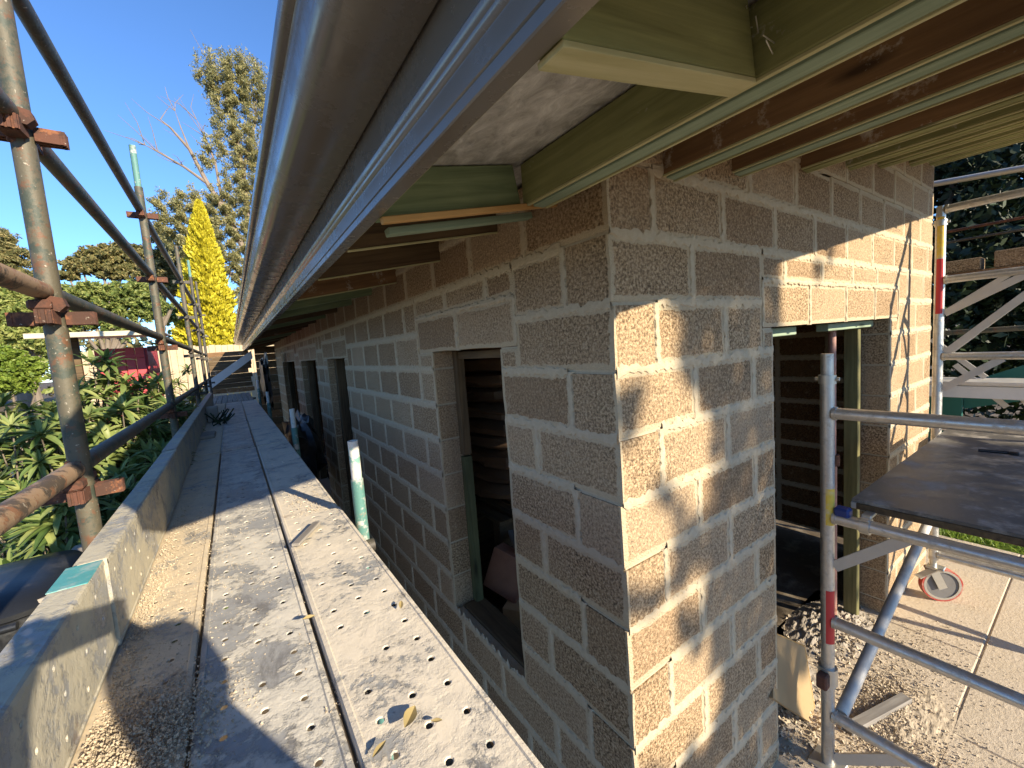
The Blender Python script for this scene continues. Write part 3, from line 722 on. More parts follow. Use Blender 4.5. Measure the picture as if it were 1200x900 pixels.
# ------------------------------------------------------------------ steel planks (perforated) and toe boards
def plank_mesh(L, wd, cols=3, pitch=.08, r=.0076, detail=True):
    """perforated top with lipped holes, folded sides"""
    mb = MB(); hx = wd/2
    if detail:
        rows = int(L/pitch); cw = (wd-.03)/cols; x00 = -cols*cw/2; y00 = -rows*pitch/2
        for j in range(rows):
            for i in range(cols):
                xa = x00+i*cw; xb = xa+cw; ya = y00+j*pitch; yb = ya+pitch
                cx = (xa+xb)/2; cy = ya+pitch*(.5 if i % 2 else .3)
                sq = []
                if rnd.random() < .22 and pitch < .1:            # hole filled level with dust
                    n0 = len(mb.v); mb.v += [(xa,ya,0),(xb,ya,0),(xb,yb,0),(xa,yb,0)]; mb.f.append((n0,n0+1,n0+2,n0+3)); continue
                rx = [(xb,cy),(xb,yb),(cx,yb),(xa,yb),(xa,cy),(xa,ya),(cx,ya),(xb,ya)]
                n0 = len(mb.v)
                mb.v += [(a,b,0) for a,b in rx]
                mb.v += [(cx+math.cos(q*math.pi/4)*r*1.6, cy+math.sin(q*math.pi/4)*r*1.7, .0005) for q in range(8)]
                mb.v += [(cx+math.cos(q*math.pi/4)*r*1.15, cy+math.sin(q*math.pi/4)*r*1.15, .0004) for q in range(8)]
                mb.v += [(cx+math.cos(q*math.pi/4)*r*.85, cy+math.sin(q*math.pi/4)*r*.92, -.0022) for q in range(8)]
                for q in range(8):
                    a = (q+1) % 8
                    for lv_ in range(3): mb.f.append((n0+8*lv_+q, n0+8*lv_+a, n0+8*lv_+8+a, n0+8*lv_+8+q))
        ye = rows*pitch/2; xe = cols*cw/2
        mb.add([(-xe,ye,0),(xe,ye,0),(xe,L/2,0),(-xe,L/2,0)], [(0,1,2,3)]); mb.add([(-xe,-L/2,0),(xe,-L/2,0),(xe,-ye,0),(-xe,-ye,0)], [(0,1,2,3)])
    else:
        xe = hx-.012; mb.add([(-xe,-L/2,0),(xe,-L/2,0),(xe,L/2,0),(-xe,L/2,0)], [(0,1,2,3)])
    for s in (-1, 1):
        pr_ = [(s*xe,0),(s*(hx-.012),.0025),(s*(hx-.003),.001),(s*hx,-.004),(s*hx,-.058),(s*(hx-.02),-.06)]
        n = len(pr_); vs = [(x,-L/2,z) for x,z in pr_]+[(x,L/2,z) for x,z in pr_]
        mb.add(vs, [(q,q+1,n+q+1,n+q) for q in range(n-1)])
    for s in (-1, 1): mb.add([(-hx,s*L/2,0),(hx,s*L/2,0),(hx,s*L/2,-.05),(-hx,s*L/2,-.05)], [(0,1,2,3)])
    return mb
HP = -.66
cols_ = [(-.252, 'plank1', 'left'), (-.019, 'plank2', 'middle'), (.218, 'plank3', 'right')]
bays = [(-.75, 1.90, 0.0), (1.905, 3.90, -.004), (3.905, 6.72, 0.0), (6.725, 9.05, -.003)]
bw = ['nearest', 'second', 'third', 'fourth']
rowtxt = {'left': 'left row by the toe board', 'middle': 'middle row', 'right': 'right row by the wall'}
look = {'left': 'crumb strewn steel plank', 'middle': 'grey steel plank', 'right': 'dusty steel plank'}
for (cx, mt, side) in cols_:
    for b, (y0, y1, dz) in enumerate(bays):
        me = plank_mesh(y1-y0-.004, .2275, detail=b < 3).mesh('steel_plank')
        d3 = .012 if (side == 'right' and b == 0) else 0
        o = link('steel_plank', me, M[mt], None, (cx+rnd.uniform(-.003,.003), (y0+y1)/2, HP+dz+d3))
        o.rotation_euler.z = rnd.uniform(-.0015, .0015)
        tag(o, '%s, %s from the camera in the %s' % (look[side], bw[b], rowtxt[side]), 'plank', 'steel planks of the scaffold walkway')
# last bay: narrow timber boards
for i in range(8):
    o = timber('walkway_board', (-.33+.085*i, 9.06, HP-.035), (-.33+.085*i, 11.6, HP-.035), .078, .036, M['grey_wood'])
    tag(o, 'narrow grey timber board at the far end of the walkway, %s from the left' % ['first','second','third','fourth','fifth','sixth','seventh','eighth'][i], 'board', 'timber boards at the end of the walkway')
tb = [(-.75, 1.34, 'toe', 0), (1.345, 2.92, 'toe', .006), (2.90, 4.6, 'toe', 0), (4.6, 6.7, 'toe', 0), (6.7, 8.7, 'toe', 0)]
for i, (y0, y1, mt, dx) in enumerate(tb):
    t_ = thing('toe_board', (-.33, (y0+y1)/2, HP), 'grey steel toe board standing on edge along the walkway, %s from the camera' % ['nearest','second','third','fourth','farthest'][i], 'toe board', 'steel toe boards along the walkway')
    L = y1-y0
    me = plank_mesh(L, .222, 3, .13, .005, detail=i < 3)
    me.v = [(-.300+dx+v[2], v[1]+(y0+y1)/2, HP+.004+.111+v[0]) for v in me.v]
    put('board', me, M[mt], t_)
    # cap over the upper folded edge
    if i == 0: put('painted_end', MB().cbox(-.361+dx,-.2985+dx,y1-.13,y1-.003,HP+.2255,HP+.2275,.0005), M['toe_paint'], t_)

# ------------------------------------------------------------------ crumbs, lumps and leaves on the walkway
def crumbs(spots, seed):
    """many small broken pieces, joined"""
    r = random.Random(seed); mb = MB()
    T = [(1,0,-.7),(-1,0,-.7),(0,1,.7),(0,-1,.7),(.5,.5,1),(-.6,-.2,-1)]
    F = [(0,2,4),(0,4,3),(4,2,1),(4,1,3),(0,3,5),(3,1,5),(1,2,5),(2,0,5)]
    for (x, y, z, s) in spots:
        q = [Vector((a*r.uniform(.5,1.2), b*r.uniform(.5,1.2), c*r.uniform(.4,.9))) for a,b,c in T]
        R_ = Matrix.Rotation(r.uniform(0,6.28), 3, 'Z') @ Matrix.Rotation(r.uniform(-.6,.6), 3, 'X')
        mb.add([Vector((x,y,z))+(R_ @ v)*s for v in q], F)
    return mb
r = random.Random(3); sp = []
def cluster(cx, cy, rx, ry, n, s0, s1, z=HP, pile=0):
    for _ in range(n):
        a = r.gauss(0, .5); b = r.gauss(0, .5); x = cx+a*rx; y = cy+b*ry
        if z == HP and not (-.292 < x < .325): continue
        s = s0+(s1-s0)*r.random()**3
        sp.append((x, y, z+s*.3+pile*math.exp(-(a*a+b*b)*2)*r.random(), s))
cluster(-.20, .96, .11, .15, 9000, .0008, .0040, pile=.03)
cluster(-.27, 1.4, .04, .9, 5000, .0008, .0035, pile=.006); cluster(-.26, .75, .08, .30, 4500, .0008, .0042, pile=.035)
cluster(-.20, 1.6, .12, .8, 3200, .0008, .003)
cluster(.17, .83, .07, .05, 900, .001, .005, pile=.010)
cluster(.22, 1.2, .12, .5, 1500, .0008, .003)
cluster(.24, 2.1, .12, .3, 500, .0012, .004); cluster(-.05, 1.6, .15, .7, 500, .001, .003)
o = put('mortar_crumbs', crumbs(sp, 4), M['crumb']); o['kind'] = 'stuff'
sp = []
def lf(x, y, z, L, a, lb, mat='leaf_dry'):
    vs = []; n = 6
    for i in range(n+1):
        t = i/n; wv = math.sin(math.pi*min(1, t*.95+.03))*.20*L; zz = .25*L*(t-.5)**2
        vs += [(t*L-L/2, -wv, zz+wv*.5), (t*L-L/2, 0, zz), (t*L-L/2, wv, zz+wv*.7)]
    fs = []
    for i in range(n):
        for q in range(2): fs.append((i*3+q, i*3+q+1, i*3+q+4, i*3+q+3))
    o = link('dry_leaf', MB().add(vs, fs).mesh('dry_leaf'), M[mat], None, (x, y, z)); o.rotation_euler = (rnd.uniform(-.3,.3), rnd.uniform(-.2,.2), a)
    tag(o, lb, 'leaf', 'dry leaves on the walkway')
for (px_, py_, L, a, lb) in ((480, 843, .055, .9, 'curled olive leaf near the front of the dusty right plank'), (512, 846, .02, 2.5, 'tiny dry leaf beside the curled leaf on the right plank'), (362, 725, .03, .2, 'small dry leaf lying over the gap between middle and right planks'), (470, 710, .028, 1.2, 'small dark leaf on the middle of the right plank'), (445, 880, .03, .5, 'dark dry leaf at the front edge of the right plank near the gap')):
    p = at(px_, py_, 2, HP+.02); lf(p.x, p.y, HP+.022, L, a, lb)
for (a, b, lb) in (((-.26,4.9),.11,'flat pale block offcut lying by the toe board'),):
    o = put('block_offcut', MB().cbox(a[0]-.07,a[0]+.07,a[1]-.16,a[1]+.16,HP,HP+.03,.006), M['crumb_grey']); tag(o, lb, 'offcut')
o = put('block_offcut', MB().cbox(-.29,-.18,6.05,6.2,HP,HP+.19,.008), M['crumb_grey']); tag(o, 'grey block piece standing upright against the toe board far along the walkway', 'offcut')
tw = MB(); rr_ = random.Random(5)
for q in range(26):
    p = Vector((-.17+rr_.uniform(-.08,.08), 5.9+rr_.uniform(-.25,.25), HP+.01)); e = p+Vector((rr_.uniform(-.14,.14), rr_.uniform(-.12,.12), rr_.uniform(.03,.16)))
    tw.bar(p, e, .014, .004)
o = put('dead_branch', tw, M['darkleaf']); tag(o, 'dark leafy twig lying on the walkway beside the toe board', 'twig')
o = timber('timber_offcut', at(355,632,2,HP+.02)+Vector((-.03,-.05,0)), at(370,618,2,HP+.02)+Vector((.01,.03,0)), .03, .012, M['grey_wood']); tag(o, 'short grey timber chip lying at the plank joint by the wall', 'offcut')
# far end of the walkway
o = slab4([at(244,458,1,11.5), at(296,420,1,11.5), at(294,411,1,11.5), at(240,449,1,11.5)], .05)
o = put('white_plank', o, M['white']); tag(o, 'white painted plank leaning diagonally across the far end of the walkway', 'plank')
p0 = at(249,462,1,12.2); p1 = at(292,420,1,12.2)
for i in range(9):
    z = p0.z+.11*i
    o = timber('stacked_timber', (p0.x+rnd.uniform(-.02,.03), 12.2+rnd.uniform(-.03,.03), z), (p1.x+rnd.uniform(-.05,.05), 12.2, z+rnd.uniform(-.01,.02)), .12, .106, M['darkwood'] if i % 4 else M['brown'])
    tag(o, 'weathered timber in the stack closing the far end of the walkway, %s' % ['lowest','second from the bottom','third from the bottom','fourth from the bottom','middle','fourth from the top','third from the top','second from the top','topmost'][i], 'timber', 'timbers stacked at the end of the walkway')
ew = thing('board_screen', (.55, 11.2, GZ), 'brown board clad return wall closing the far end under the eave', 'wall')
for i in range(14):
    z = GZ+.02+.17*i; put('board', MB().cbox(.50+.004*(i % 2), .93, 11.32-.01*(i % 2), 11.36, z, z+.165, .004), M['darkwood'] if i % 2 else M['brown'], ew)
cl = lump(.60, 5.4, -1.05, .16, .5, .35, 4.2, .5, 20, 12); o = put('black_plastic', cl, M['black'], smooth=True); tag(o, 'crumpled black plastic sheeting bundled against the wall beside the walkway', 'plastic sheet')
cl = lump(.55, 9.4, -.35, .07, .3, .42, 7.7, .6, 18, 12); o = put('dark_tarp', cl, M['black'], smooth=True); tag(o, 'dark tarpaulin hanging near the far end of the walkway', 'tarpaulin')

# ------------------------------------------------------------------ mobile aluminium tower on the patio
tw = thing('mobile_tower', (3.0, .35, GZ), 'aluminium mobile scaffold tower with rungs and red castors on the patio', 'scaffold tower')
RT = .0254
def tframe(x, y0, y1, zt, zb, rungs, seg=20):
    for y in (y0, y1):
        pt = put('post', MB().tube((x,y,zb),(x,y,zt-.09),RT,seg), M['alu'], tw, True)
        put('spigot', MB().tube((x,y,zt-.09),(x,y,zt),.0225,seg), M['alu'], pt, True)
        put('collar', MB().ring((x,y,zt-.125),(x,y,zt-.088),.031,.0254,seg), M['zinc'], pt, True)
        for s in (-1, 1): put('pin', MB().tube((x,y+s*.027,zt-.105),(x,y+s*.042,zt-.105),.008,8), M['zinc'], pt, True)
    for z in rungs:
        rg = put('rung', MB().tube((x,y0-RT*.8,z),(x,y1+RT*.8,z),.0245,seg), M['alu'], tw, True)
        for yy in (y0-RT, y1+RT):
            s = -1 if yy < y0 else 1
            put('weld', MB().ring((x,yy+.004,z),(x,yy-.008,z),.0285,.0235,16), M['zinc'], rg, True)
fx = 2.04; F1 = [-.378, -.828, -1.300, -1.745]
tframe(fx, .68, -.62, -.13, GZ+.012, F1)
tframe(3.90, .68, -.62, .69, GZ+.30, [.665, .217, -.282, -.73, -1.2, -1.66])
for (a, b) in (((fx,.655,-1.045),(fx,.42,-.835)), ((fx,-.6,-1.045),(fx,-.36,-.835)), ((fx,.655,-1.955),(fx,.42,-1.755)), ((3.9,.655,.0),(3.9,.30,.205)), ((3.9,.655,-.27),(3.9,.20,.20)), ((3.9,.655,-.5),(3.9,.40,-.30))):
    put('brace', MB().bar(a, b, .042, .012), M['alu_dull'], tw)
for (y, z0, z1, m) in ((.68,-1.155,-1.40,'red'), (.68,-.70,-.86,'yellow')):
    s = MB(); vs = []; 
    for i in range(7):
        t = math.radians(185+i*14); vs += [(fx+math.cos(t)*.0262, y+math.sin(t)*.0262, z) for z in (z0, z1)]
    s.add(vs, [(2*i,2*i+2,2*i+3,2*i+1) for i in range(6)]); put('sticker', s, M[m], tw)
for (z0, z1, m) in ((.62,.36,'yellow'), (.355,.0,'red')):
    s = MB(); vs = []
    for i in range(7):
        t = math.radians(150+i*13); vs += [(3.9+math.cos(t)*.0264, .68+math.sin(t)*.0264, z) for z in (z0, z1)]
    s.add(vs, [(2*i,2*i+2,2*i+3,2*i+1) for i in range(6)]); put('sticker', s, M[m], tw)
# diagonal / plan braces
put('brace', MB().tube((fx+.03,.64,-1.74),(3.86,.64,-1.20),.0245,18), M['dusty_white'], tw, True)
put('clamp', MB().ring((fx,.68,-1.60),(fx,.68,-1.52),.036,.0256,16), M['zinc'], tw, True)
put('clamp', MB().cbox(fx-.075,fx-.03,.66,.70,-1.595,-1.53,.006), M['rust'], tw)
put('brace', MB().tube((fx,-.6,-.83),(3.86,-.6,-.28),.0235,14), M['alu'], tw, True)
def castor(x, y):
    c = put('castor', MB().tube((x,y,GZ+.24),(x,y,GZ+.36),.02,14), M['zinc'], tw, True)
    ax = Vector((-.75,-.66,0)).normalized(); cen = Vector((x+.030,y-.034,GZ+.118))
    put('tyre', MB().ring(cen-ax*.02, cen+ax*.02, .118, .107, 32), M['wheel_red'], c, True)
    put('rim', MB().ring(cen-ax*.019, cen+ax*.021, .107, .094, 32), M['zinc'], c, True)
    put('wheel_disc', MB().tube(cen-ax*.014, cen+ax*.014, .095, 32), M['rubber'], c, True)
    put('hub', MB().tube(cen-ax*.03, cen+ax*.03, .017, 14), M['zinc'], c, True)
    for s in (-1, 1): put('fork', MB().bar(cen+ax*.027*s-Vector((0,0,.02)), Vector((x-.012,y+.014,GZ+.245))+ax*.027*s, .05, .006), M['zinc'], c)
    put('fork_top', MB().cbox(x-.05,x+.03,y-.06,y+.03,GZ+.24,GZ+.255,.004), M['zinc'], c)
    put('brake_lever', MB().bar((x-.02,y-.02,GZ+.245),(x-.14,y+.05,GZ+.20), .04, .008, (0,1,0)), M['zinc'], c)
for y in (.68, -.62):
    castor(3.90, y); put('foot_plate', MB().cbox(fx-.06,fx+.06,y-.06,y+.06,GZ,GZ+.012,.003), M['zinc'], tw)
dk = thing('tower_platform', (2.95, .3, -.78), 'dark scuffed plywood platform hooked onto the tower rungs', 'platform')
put('deck_board', MB().cbox(2.10,3.84,.02,.615,-.762,-.748,.002), M['deck'], dk)
for y in (.05, .60): put('side_rail', MB().cbox(2.10,3.84,y-.022,y+.018,-.790,-.763,.003), M['alu_dull'], dk)
for x in (2.112, 3.82): put('end_rail', MB().cbox(x-.014,x+.014,.03,.60,-.790,-.763,.003), M['darkwood'], dk)
for x in (fx, 3.90):
    for y in (.09, .55):
        s = 1 if x < 3 else -1
        hk = put('hook', MB().cbox(min(x,x+s*.075),max(x,x+s*.075),y-.016,y+.016,-.80,-.785,.003).cbox(x-.03,x+.02,y-.016,y+.016,-.802,-.796,.002), M['zinc'], dk)
        put('hook_jaw', MB().ring((x,y-.016,-.828),(x,y+.016,-.828),.034,.0255,16), M['zinc'], hk, True)
put('latch', MB().cbox(fx-.02,fx+.03,.60,.655,-.815,-.775,.008), M['blue'], dk)
p = at(1165,530,2,-.745)
o = put('black_tool', MB().tube(p+Vector((-.01,.055,.004)), p+Vector((.01,-.055,.004)), .008, 10).cbox(p.x-.012,p.x+.012,p.y-.085,p.y-.05,-.746,-.732,.003), M['black']); tag(o, 'small black tool lying on the dark plywood platform', 'tool')

# second scaffold seen behind the tower
s2 = thing('trestle_scaffold', (5.2, .5, GZ), 'pale tube scaffold standing behind the tower in front of the dark trees', 'scaffold')
put('guard_rail', MB().tube((5.2,1.5,1.18),(5.2,-.6,.95),.024,14), M['alu_dull'], s2, True)
put('guard_rail', MB().tube((5.2,1.5,.69),(5.2,-.6,.70),.012,10), M['rust'], s2, True)
put('guard_rail', MB().tube((5.2,1.5,.60),(5.2,-.6,.61),.010,10), M['tube_dark'], s2, True)
put('ledger', MB().tube((5.2,1.5,-.19),(5.2,-.6,-.13),.022,14), M['tube'], s2, True)
for y in (1.45, -.5): put('standard', MB().tube((5.2,y,GZ),(5.2,y,1.4),.0242,14), M['tube'], s2, True)
for (a, b) in (((5.2,.86,.015),(5.2,.40,.36)), ((5.2,.87,-.38),(5.2,.25,.28)), ((5.2,.95,-.22),(5.2,.62,-.56)), ((5.2,.80,-.45),(5.2,.5,-.8)), ((5.2,.42,-.72),(5.2,.30,-.95))): put('brace', MB().bar(a, b, .04, .012), M['alu_dull'], s2)
o = put('timber_plank', MB().cbox(5.12,5.34,-.5,1.4,.29,.335,.004), M['brown']); tag(o, 'brown scaffold plank carrying loose blocks behind the tower', 'plank')
for (y0, y1, h, lb) in ((.66, .93, .10, 'low sunlit block on the plank behind the tower, left of the two'), (.30, .59, .13, 'taller block on the plank behind the tower, right of the two')):
    o = put('loose_block', MB().cbox(5.13,5.32,y0,y1,.336,.336+h,.006), M['block']); tag(o, lb, 'block', 'loose blocks on the plank behind the tower')
ap = thing('aluminium_plank', (5.0, .4, -.64), 'pale dusty aluminium stage plank lying level behind the tower', 'plank')
put('deck', MB().cbox(4.95,5.3,-.6,1.05,-.60,-.57,.004), M['alu_dull'], ap); put('side', MB().cbox(4.965,4.985,-.6,1.05,-.705,-.605,.004), M['white'], ap)
put('side', MB().cbox(5.27,5.29,-.6,1.05,-.705,-.605,.004), M['alu_dull'], ap)
o = put('pale_sheet', MB().cbox(4.5,4.9,-.6,.85,-.90,-.875,.003), M['white']); tag(o, 'pale sheet lying on the lower stage behind the platform', 'sheet')
s3 = put('stage_board', MB().cbox(4.2,4.48,-.6,.72,-.94,-.905,.003), M['grey_wood']); tag(s3, 'grey stage board behind the plywood platform', 'board')
o = put('teal_tarp', slab4([(5.6,.80,-.66),(5.6,-.5,-.02),(5.6,-.5,-.52),(5.6,.80,-.90)], .03), M['teal_sheet']); tag(o, 'teal green sheet leaning at a slant behind the tower', 'sheet')
o = put('teal_board', MB().cbox(5.55,5.58,.80,1.25,-1.2,-.72,.004), M['teal_sheet']); tag(o, 'teal green panel standing behind the aluminium stage plank', 'panel')

# rubble on the patio
r = random.Random(11); sp = []
def gcl(cx, cy, rx, ry, n, s0, s1, pile=0):
    for _ in range(n):
        a = r.gauss(0,.5); b = r.gauss(0,.5); x = cx+a*rx; y = cy+b*ry
        if y > .79 and not (1.92 < x < 3.44): continue
        if x < 1.0 or y > 1.7: continue
        s = s0+(s1-s0)*r.random()**3.5
        sp.append((x, y, GZ+s*.3+pile*math.exp(-(a*a+b*b)*2)*r.random(), s))
gcl(2.25, .45, .40, .30, 6200, .0012, .0065, .01); gcl(2.6, .62, .35, .16, 4200, .0015, .008, .02); gcl(3.2, .6, .5, .25, 2400, .0012, .006)
gcl(2.2, .95, .3, .25, 2600, .002, .014, .06); gcl(3.0, .95, .4, .2, 2200, .002, .014, .05); gcl(1.9, .5, .5, .3, 1600, .002, .010); gcl(3.0, -.1, 1.0, .6, 900, .001, .006)
o = put('rubble', crumbs(sp, 12), M['crumb']); o['kind'] = 'stuff'
def pile(cx, cy, rx, ry, h, seed, mat, name, lb, n=60):
    vs = []; fs = []
    for j in range(n+1):
        for i in range(n+1):
            a = i/n*2-1; b = j/n*2-1; q = max(0, 1-(a*a+b*b))
            z = h*q*(.5+.5*abs(mnoise.noise(Vector((a*3+seed, b*3, 0))))+.3*mnoise.noise(Vector((a*9+seed, b*9, 1)))+.12*mnoise.noise(Vector((a*21, b*21, seed))))
            vs.append((cx+a*rx, cy+b*ry, GZ-.004+z))
    for j in range(n):
        for i in range(n): q = j*(n+1)+i; fs.append((q, q+1, q+n+2, q+n+1))
    o = put(name, MB().add(vs, fs), M[mat]); o['kind'] = 'stuff'; return o
pile(2.62, .52, .34, .17, .018, 1, 'crumb', 'rubble_heap', '')
pile(2.25, 1.1, .45, .30, .09, 2, 'crumb_grey', 'rubble_heap', '')
pile(3.05, 1.0, .40, .22, .07, 3, 'crumb_grey', 'rubble_heap', '')
o = timber('grey_batten', (2.28, .68, GZ), (2.72, .56, GZ), .05, .03, M['grey_wood']); tag(o, 'grey batten offcut lying in the rubble under the tower', 'batten')
o = timber('green_offcut', (3.02, .02, GZ), (3.2, -.05, GZ), .06, .05, M['olive']); tag(o, 'small green timber offcut on the sunny patio', 'offcut')

# ------------------------------------------------------------------ vegetation
def leaf_cloud(clumps, n, size, seed, aspect=.45, droop=0.0, shell=.5, gap=None):
    """many leaf quads spread through ellipsoid clumps (x, y, z, rx, ry, rz)"""
    rg = np.random.default_rng(seed)
    vol = np.array([(c[3]*c[4]*c[5])**(2/3) for c in clumps]); idx = rg.choice(len(clumps), n, p=vol/vol.sum())
    c = np.array(clumps)[idx]
    d = rg.normal(size=(n,3)); d /= np.linalg.norm(d, axis=1)[:,None]
    rad = rg.random(n)**(1/3); rad = rad*(1-shell)+shell*np.maximum(rad, .75)*1.02
    lump_ = 1+.28*np.sin(d[:,0]*5+c[:,0]*3)*np.cos(d[:,2]*6+c[:,1]*2)+.15*np.sin(d[:,1]*11+c[:,2])
    P = c[:,:3]+d*c[:,3:6]*(rad*lump_)[:,None]
    if gap:
        kk = 2*np.pi/(np.mean(c[:,3:6])*.75); f = np.sin(P[:,0]*kk+1.3*np.sin(P[:,2]*kk*.8))+np.sin(P[:,1]*kk*.9+2)+np.sin(P[:,2]*kk*1.15+1.5*np.sin(P[:,0]*kk*.7))
        keep = f > gap+.5*rg.normal(size=n); P = P[keep]; n = len(P)
    a = rg.normal(size=(n,3)); a[:,2] -= droop; a /= np.linalg.norm(a, axis=1)[:,None]
    b = np.cross(a, rg.normal(size=(n,3))); b /= np.linalg.norm(b, axis=1)[:,None]
    s = size*(.6+.8*rg.random(n)); A = a*s[:,None]; B = b*(s*aspect)[:,None]
    V = np.stack([P-A, P+B, P+A, P-B], 1).reshape(-1,3)
    me = bpy.data.meshes.new('crown'); me.vertices.add(4*n); me.vertices.foreach_set('co', V.ravel())
    me.loops.add(4*n); me.loops.foreach_set('vertex_index', np.arange(4*n)); me.polygons.add(n); me.polygons.foreach_set('loop_start', np.arange(0,4*n,4)); me.polygons.foreach_set('loop_total', np.full(n,4))
    me.update(calc_edges=True); return me
def branchy(trunk, limbs, seg=7):
    mb = MB()
    for pts, r0, r1 in [trunk]+limbs:
        n = len(pts); mb.path(pts, [r0+(r1-r0)*i/(n-1) for i in range(n)], seg)
    return mb
def tree(name, base, clumps, n, size, lm, bm_, trunk_r, label, seed, group=None, aspect=.45, droop=0, shell=.5, limbs=None, gap=-.4):
    t = thing(name, base, label, 'tree', group); base = Vector(base)
    me = leaf_cloud(clumps, n, size, seed, aspect, droop, shell, gap)
    link('crown', me, M[lm], t, (0,0,0))
    rr = random.Random(seed); top = sum((Vector(c[:3]) for c in clumps), Vector())/len(clumps)
    mid = base.lerp(top, .55)+Vector((rr.uniform(-.2,.2), rr.uniform(-.2,.2), 0))
    if limbs is None:
        limbs = []
        for c in clumps:
            e = Vector(c[:3]); m_ = mid.lerp(e, .5)+Vector((rr.uniform(-.3,.3), 0, rr.uniform(-.2,.3)))
            limbs.append(([mid, m_, e], trunk_r*.45, trunk_r*.1))
    put('trunk', branchy(([base, base.lerp(mid, .5)+Vector((.1,0,0)), mid, mid.lerp(top, .8)], trunk_r, trunk_r*.4), limbs), M[bm_], t, True, origin=base)
    return t
def px_clump(px_, py_, rpx, Y, flat=1.0, depth=1.0):
    p = at(px_, py_, 1, Y); dep = p.dot(_f); r_ = rpx/FPX*dep/1.15
    return (p.x, p.y, p.z, r_, r_*depth, r_*flat)
# tall gum behind the golden conifer
Y = 30
gc = [px_clump(q[0], q[1], q[2]*1.25, Y) for q in ((258,88,22),(285,82,18),(300,100,20),(245,95,12),(275,110,16),(268,150,18),(292,165,20),(306,190,18),(250,172,13),(300,225,20),(275,210,13),(240,190,10),(205,245,20),(228,262,22),(190,262,12),(255,275,24),(285,265,20),(298,290,22),(220,300,18),(275,310,20),(285,350,16),(262,235,16),(225,235,14),(185,240,9),(300,130,18),(262,120,16),(290,235,22),(250,250,20),(235,290,20),(262,305,20),(300,320,22),(280,185,16),(205,275,18))]
def ppath(*pts, Y=Y): return [at(a, b, 1, Y) for a, b in pts]
gb = at(300,395,1,Y); gb.z = GZ
limbs = [(ppath((290,300),(265,250),(243,215),(222,175),(200,150),(188,140)), .20, .02), (ppath((243,215),(215,195),(185,178),(170,170)), .09, .015), (ppath((222,175),(212,150),(205,130)), .05, .01),
         (ppath((262,245),(252,190),(240,160),(230,140)), .09, .012), (ppath((295,300),(285,200),(270,130),(258,90)), .16, .03), (ppath((285,200),(300,140),(295,95)), .1, .02),
         (ppath((300,330),(270,320),(240,300),(205,260),(190,250)), .14, .02), (ppath((302,300),(312,230),(308,180)), .14, .03), (ppath((298,345),(275,330),(262,312)), .08, .015), (ppath((295,330),(280,362),(268,372),(255,392)), .05, .01), (ppath((270,320),(262,345),(258,362)), .04, .01)]
rr_ = random.Random(9)
for _ in range(46):
    l0 = rr_.choice(limbs[:9])[0]; p = l0[rr_.randrange(1, len(l0))]; q = p+Vector((rr_.uniform(-1.6,.6), rr_.uniform(-.6,.6), rr_.uniform(.2,2.0)))
    limbs.append(([p, p.lerp(q,.5)+Vector((rr_.uniform(-.2,.2),0,rr_.uniform(-.1,.2))), q], .025, .006))
t = thing('gum_tree', gb, 'tall open gum tree with pale bare branches behind the golden conifer', 'tree')
link('crown', leaf_cloud(gc, 300000, .075, 21, .30, .8, .0, .55), M['euc'], t, (0,0,0))
put('trunk', branchy(([gb, gb.lerp(limbs[0][0][0], .5)+Vector((.3,0,0)), limbs[4][0][0]], .35, .22), limbs), M['bark_pale'], t, True, origin=gb)
# golden conifer
Yc_ = 22; tip = at(233,236,1,Yc_); bl = at(212,392,1,Yc_); br = at(274,392,1,Yc_)
rg = np.random.default_rng(5); nl = 42000
zt = tip.z; zb = GZ
hh = rg.random(nl)**.8; z = zb+(zt-zb)*hh
ctr = np.interp(hh, [0,.3,1], [(bl.x+br.x)/2+.05, (bl.x+br.x)/2, tip.x]); fr = np.clip((1-hh)/.62, 0, 1)
rad = (br.x-bl.x)/2*1.08*np.minimum(1, fr**.75+.03)
th = rg.random(nl)*2*np.pi; k2 = 1+.12*np.sin(th*5+z*3)+.10*np.sin(z*7+th*3)+.09*np.sin(z*17+th*9)+.07*np.sin(z*31-th*13)
rr2 = rad*k2*(.82+.2*rg.random(nl))
P = np.stack([ctr+np.cos(th)*rr2, Yc_+np.sin(th)*rr2, z], 1)
out = np.stack([np.cos(th), np.sin(th), np.full(nl, 1.3)], 1)+rg.normal(size=(nl,3))*.45; out /= np.linalg.norm(out,axis=1)[:,None]
sd_ = np.cross(out, rg.normal(size=(nl,3))); sd_ /= np.linalg.norm(sd_,axis=1)[:,None]; s_ = .085*(.6+.8*rg.random(nl))
V = np.stack([P-out*s_[:,None], P+sd_*(s_*.5)[:,None], P+out*s_[:,None], P-sd_*(s_*.5)[:,None]],1).reshape(-1,3)
me = bpy.data.meshes.new('crown'); me.vertices.add(4*nl); me.vertices.foreach_set('co', V.ravel()); me.loops.add(4*nl); me.loops.foreach_set('vertex_index', np.arange(4*nl)); me.polygons.add(nl); me.polygons.foreach_set('loop_start', np.arange(0,4*nl,4)); me.polygons.foreach_set('loop_total', np.full(nl,4)); me.update(calc_edges=True)
t = thing('golden_conifer', (ctr.mean(), Yc_, GZ), 'bright yellow conical conifer rising above the far fence', 'tree')
link('crown', me, M['gold'], t)
put('trunk', MB().tube((ctr.mean(),Yc_,GZ),(tip.x,Yc_,zt-.5),.22,10,True,.03), M['bark'], t, True, origin=(ctr.mean(),Yc_,GZ))
